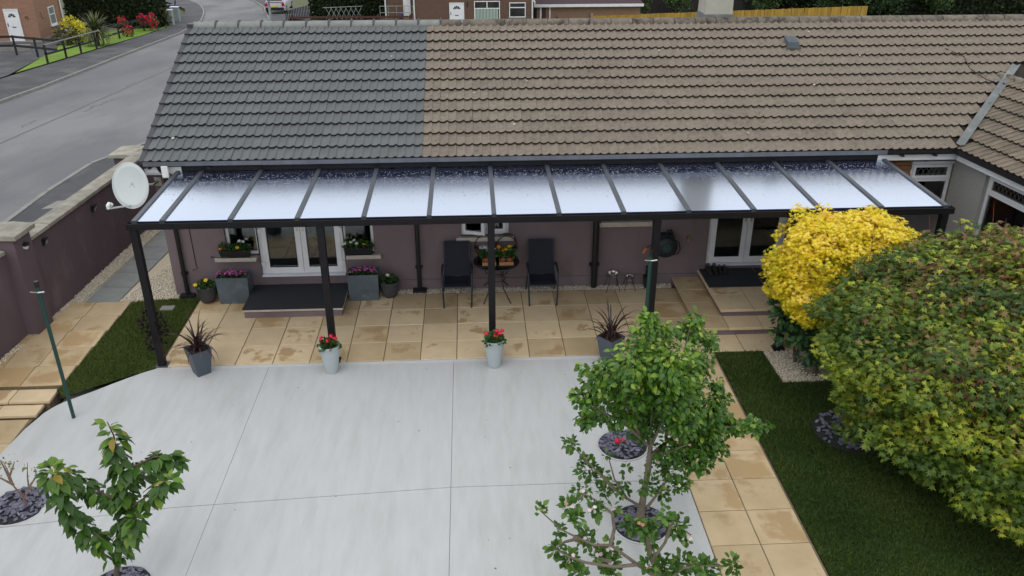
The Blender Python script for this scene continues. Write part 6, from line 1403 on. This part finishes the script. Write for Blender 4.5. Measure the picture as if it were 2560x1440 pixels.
# back house, garage
z0 = H(54.4)+.0
bh = thing('brick_house', 'dark brown brick house with white door and windows behind the ridge', 'house', (.7, 58, z0))
MB().box(-3.7, 5.15, 54.4, 62, z0-.6, z0+5).build('wall', DB, bh)
MB().add([(-4, 54, z0+4.9), (5.4, 54, z0+4.9), (5.4, 62.4, z0+4.9), (-4, 62.4, z0+4.9), (-4, 58.2, z0+7.3), (5.4, 58.2, z0+7.3)], [(0, 1, 5, 4), (2, 3, 4, 5), (1, 2, 5), (3, 0, 4), (3, 2, 1, 0)]).build('roof', BTILE, bh)
house_door(bh, -1.06, .05, 54.4, z0-.1, z0+1.72)
far_window(bh, .80, 2.74, 54.4, z0+.25, z0+1.82, True, 1, True); f = far_window(bh, 3.44, 4.68, 54.4, z0+.62, z0+1.70, True, 2)
for k in range(4): MB().box(3.85+.17*k, 3.92+.17*k, 54.385, 54.398-.002, z0+.70, z0+.85+.1*(k % 2)).build('ornament', WHITE, f)
for x in (-3.68, 5.18): MB().tube([(x, 54.33, z0-.3), (x, 54.33, z0+4.9)], .055, 8).build('downpipe', WHITE, bh)
MB().box(-6.0, -3.701, 56, 62, z0-.6, z0+4.7).build('side_wing', DB, bh)
MB().box(-4.6, -4.05, 55.93, 55.998, z0-.1, z0+1.9).build('side_door', DOORW, bh); MB().tube([(-5.95, 55.95, z0-.2), (-5.95, 55.95, z0+4.6)], .06, 8).build('side_pipe', WHITE, bh)
MB().tube([(.3, 54.37, z0+1.4), (.3, 54.37, z0+1.75)], .03, 6).build('wall_lamp', PLASTIC, bh)
ga = thing('brick_garage', 'low brown brick garage with a dark maroon roof beside the back house', 'garage', (9.8, 60, H(57)))
zg = H(57); MB().box(5.75, 13.95, 57.2, 64, zg-.5, zg+1.15).build('wall', TB_, ga)
MB().box(5.62, 14.15, 56.85, 56.95, zg+1.16, zg+1.36).box(5.5, 5.62, 56.85, 64.2, zg+1.16, zg+1.55).build('fascia', WHITE, ga)
MB().add([(5.62, 56.951, zg+1.36), (14.15, 56.951, zg+1.36), (14.15, 64.2, zg+1.95), (5.62, 64.2, zg+1.95), (5.62, 56.951, zg+1.2), (14.15, 56.951, zg+1.2), (14.15, 64.2, zg+1.2), (5.62, 64.2, zg+1.2)], [(0, 1, 2, 3), (7, 6, 5, 4), (1, 5, 6, 2), (3, 2, 6, 7), (0, 3, 7, 4)]).build('roof', mat('maroon_felt', (.045, .02, .026), (.06, .028, .034), 3, .8), ga)
MB().box(6.12, 6.45, 57.14, 57.199, zg-.1, zg+1.1).build('door', mat('brown_door', (.06, .03, .025), None), ga); MB().box(5.98, 6.11, 57.1, 57.199, zg-.1, zg+1.15).box(6.72, 6.82, 57.1, 57.199, zg-.1, zg+1.15).build('post', WHITE, ga)
MB().box(7.2, 7.35, 56.4, 56.5, zg-.1, zg+.5).box(8.1, 8.2, 56.4, 56.5, zg-.1, zg+.35).build('trellis_post', PK, ga)
# metal railing, rail fence, barrel
ml = thing('metal_railing', 'grey metal tube railing beside the side door of the back house', 'railing', (-4.8, 55, z0))
for z in (1.42, .95): MB().tube([(-6.3, 55, z0+z), (-3.8, 55, z0+z)], .022, 6).build('rail', CAB, ml)
for k in range(5): MB().tube([(-6.3+.62*k, 55, z0-.2), (-6.3+.62*k, 55, z0+1.42)], .018, 6).build('post', CAB, ml)
solo(MB().lathe([(0, 0), (.14, 0), (.17, .1), (.17, .26), (.14, .34), (0, .34)], (-4.75, 54.7, z0+.55), 14), 'blue_pot', mat('deep_blue', (.02, .03, .14), None, rough=.4), 'small deep blue pot by the railing of the back house', 'pot', (-4.75, 54.7, z0+.55))
solo(MB().box(-6.2, -3.75, 54.5, 54.9, z0-.3, z0+.55), 'low_wall', DB, 'low brick wall under the metal railing', 'low wall', (-5, 54.7, z0))
RB = mat('red_brown_stain', (.085, .035, .025), (.06, .025, .018), 6, .8)
pa, pb = (-13.2, 55.6, H(55.6)+.1), (-3.8, 54.0, H(54)+.0)
t = thing('rail_fence', 'reddish brown rail fence in front of the bright lawn', 'fence', pa)
MB().bar((pa[0], pa[1], pa[2]+.55), (pb[0], pb[1], pb[2]+.75), .05, .14).build('rail', RB, t)
for u in (.02, .33, .58, .72, .86, .98):
    x, y, z = (pa[i]+(pb[i]-pa[i])*u for i in range(3)); MB().box(x-.06, x+.06, y-.06, y+.06, z-.3, z+.78+.15*u).build('post', RB, t)
t = thing('slat_gate', 'dark upright slat fence beside the driveway of the car', 'fence', g(-13.4, 58))
sl_ = MB().box(-.06, .06, -.015, .015, 0, 1.0).mesh('slat', BLK)
for k in range(16): inst('slat', sl_, t, Matrix.Translation((-13.6+.05*k, 56.2+.42*k, H(56.2+.42*k)+.1)) @ Matrix.Rotation(R(80), 4, 'Z'))
t = thing('garden_trellis', 'pale metal lattice trellis standing against the hedge', 'trellis', (-10, 60, H(60)))
for k in range(7):
    x = -11.2+.4*k; MB().tube([(x, 60.2, H(60)+.1), (x+.5, 60.2, H(60)+1.0)], .02, 5).tube([(x+.5, 60.2, H(60)+.1), (x, 60.2, H(60)+1.0)], .02, 5).build('lattice_bar', CAB, t)
MB().tube([(-11.4, 60.2, H(60)+1.0), (-8.2, 60.2, H(60)+1.1)], .025, 5).build('top_bar', CAB, t)
# new timber fence
ff = thing('timber_fence', 'long new yellow timber fence behind the ridge on the right', 'fence', (21, 57, H(57)))
PL = mat('fresh_timber', (.40, .25, .045), (.31, .185, .03), 2.5, .75, .2, 40, stretch=(3, 3, .6), rand=.16)
pm_ = MB().box(-.125, .125, -.012, .012, 0, 1).mesh('fence_plank', PL)
n = 82
for k in range(n):
    x = 10.3+21.8*k/(n-1); zt = -3.22+(x-10.3)*.0268+random.uniform(-.015, .015); zb = H(57)-.3
    inst('fence_plank', pm_, ff, Matrix.Translation((x, 57+random.uniform(-.012, .012), zb)) @ Matrix.Rotation(random.gauss(0, .008), 4, 'Y') @ Matrix.Diagonal((1, 1, zt-zb, 1)))
for z in (.25, .75): MB().box(10.2, 32.2, 57.02, 57.06, H(57)+z*.5, H(57)+z*.5+.09).build('rail', PL, ff)
MB().box(10.0, 10.18, 56.95, 57.1, H(57)-.2, H(57)+.65).build('end_post', KERB, ff)
CB = mat('dark_close_board', (.03, .026, .024), (.02, .018, .017), 3, .9, stretch=(4, 1, .4))
t = thing('close_board_fence', 'tall dark closeboard fence behind the garage and timber fence', 'fence', (20, 66, H(66)))
cbm = MB().box(-.2, .2, -.02, .02, 0, 2.6).mesh('fence_board', CB)
for k in range(34): inst('fence_board', cbm, t, Matrix.Translation((13.8+.42*k, 66+random.uniform(-.02, .02), H(66)-.1+random.uniform(-.02, .02))))
MB().box(13.5, 28.2, 66.03, 66.08, H(66)+2.0, H(66)+2.1).build('rail', CB, t)
# trees behind
hedge('dark ivy covered bank right of the end of the timber fence', 32.6, 58, 60.5, 62.5, H(61)-.2, H(61)+2.4, 7000, .28)
belt = hedge('dark wooded belt closing the view at the top right', 13, 62, 74, 77, H(74), H(74)+8, 9000, .55)
DT = leaf_mat('dark_conifer_leaf', [(0, (.007, .018, .006)), (.6, (.018, .042, .012)), (1, (.05, .095, .02))], .7, .1)
DT2 = leaf_mat('dark_mixed_leaf', [(0, (.01, .025, .008)), (.6, (.03, .065, .016)), (1, (.08, .14, .03))], .7, .1)
words_ = ['far left', 'second from the left', 'third from the left', 'middle', 'third from the right', 'second from the right', 'far right']
for i, (x, y) in enumerate(((19, 69.5), (23, 71), (26.5, 67), (30, 69), (33.5, 64), (38, 66), (43, 64))):
    zb = H(y); t = thing('evergreen_tree', 'dark evergreen tree behind the timber fence, %s of the row' % words_[i], 'tree', (x, y, zb), 'dark trees behind the timber fence')
    MB().tube([(x, y, zb-.2), (x+.1, y, zb+3), (x, y, zb+7)], [.2, .16, .06], 8).build('trunk', BARK, t)
    cl = [(x+random.gauss(0, .9), y+random.gauss(0, .8), zb+random.uniform(.5, 7), random.uniform(.7, 1.3)) for _ in range(20)]
    cards(t, 'crown', cl, 260, .34, DT if i % 2 else DT2)
for i, (x, y, nm) in enumerate(((15.2, 64.5, 'small bright green bush against the dark fence, left of the chimney'), (18.4, 64.0, 'green bush just left of the chimney above the timber fence'), (26.0, 61.5, 'leafy green bush above the timber fence right of the chimney'), (31, 61, 'large leafy bush beyond the end of the timber fence'), (34.5, 59.5, 'dark leafy bush right of the end of the timber fence'), (39, 59, 'green bush at the top right corner'))):
    h = (1.0, 1.2, 1.5, 1.5, 1.6, 1.7)[i]; cl = [(x+random.gauss(0, .5*h), y+random.gauss(0, .4), H(y)+random.uniform(.3, 1.6)*h, random.uniform(.35, .6)*h) for _ in range(9)]
    bushy('bush', nm, 'bush', g(x, y), cl, 380, .17, MIDG if i in (0, 1, 2, 5) else DT2, None, .8)
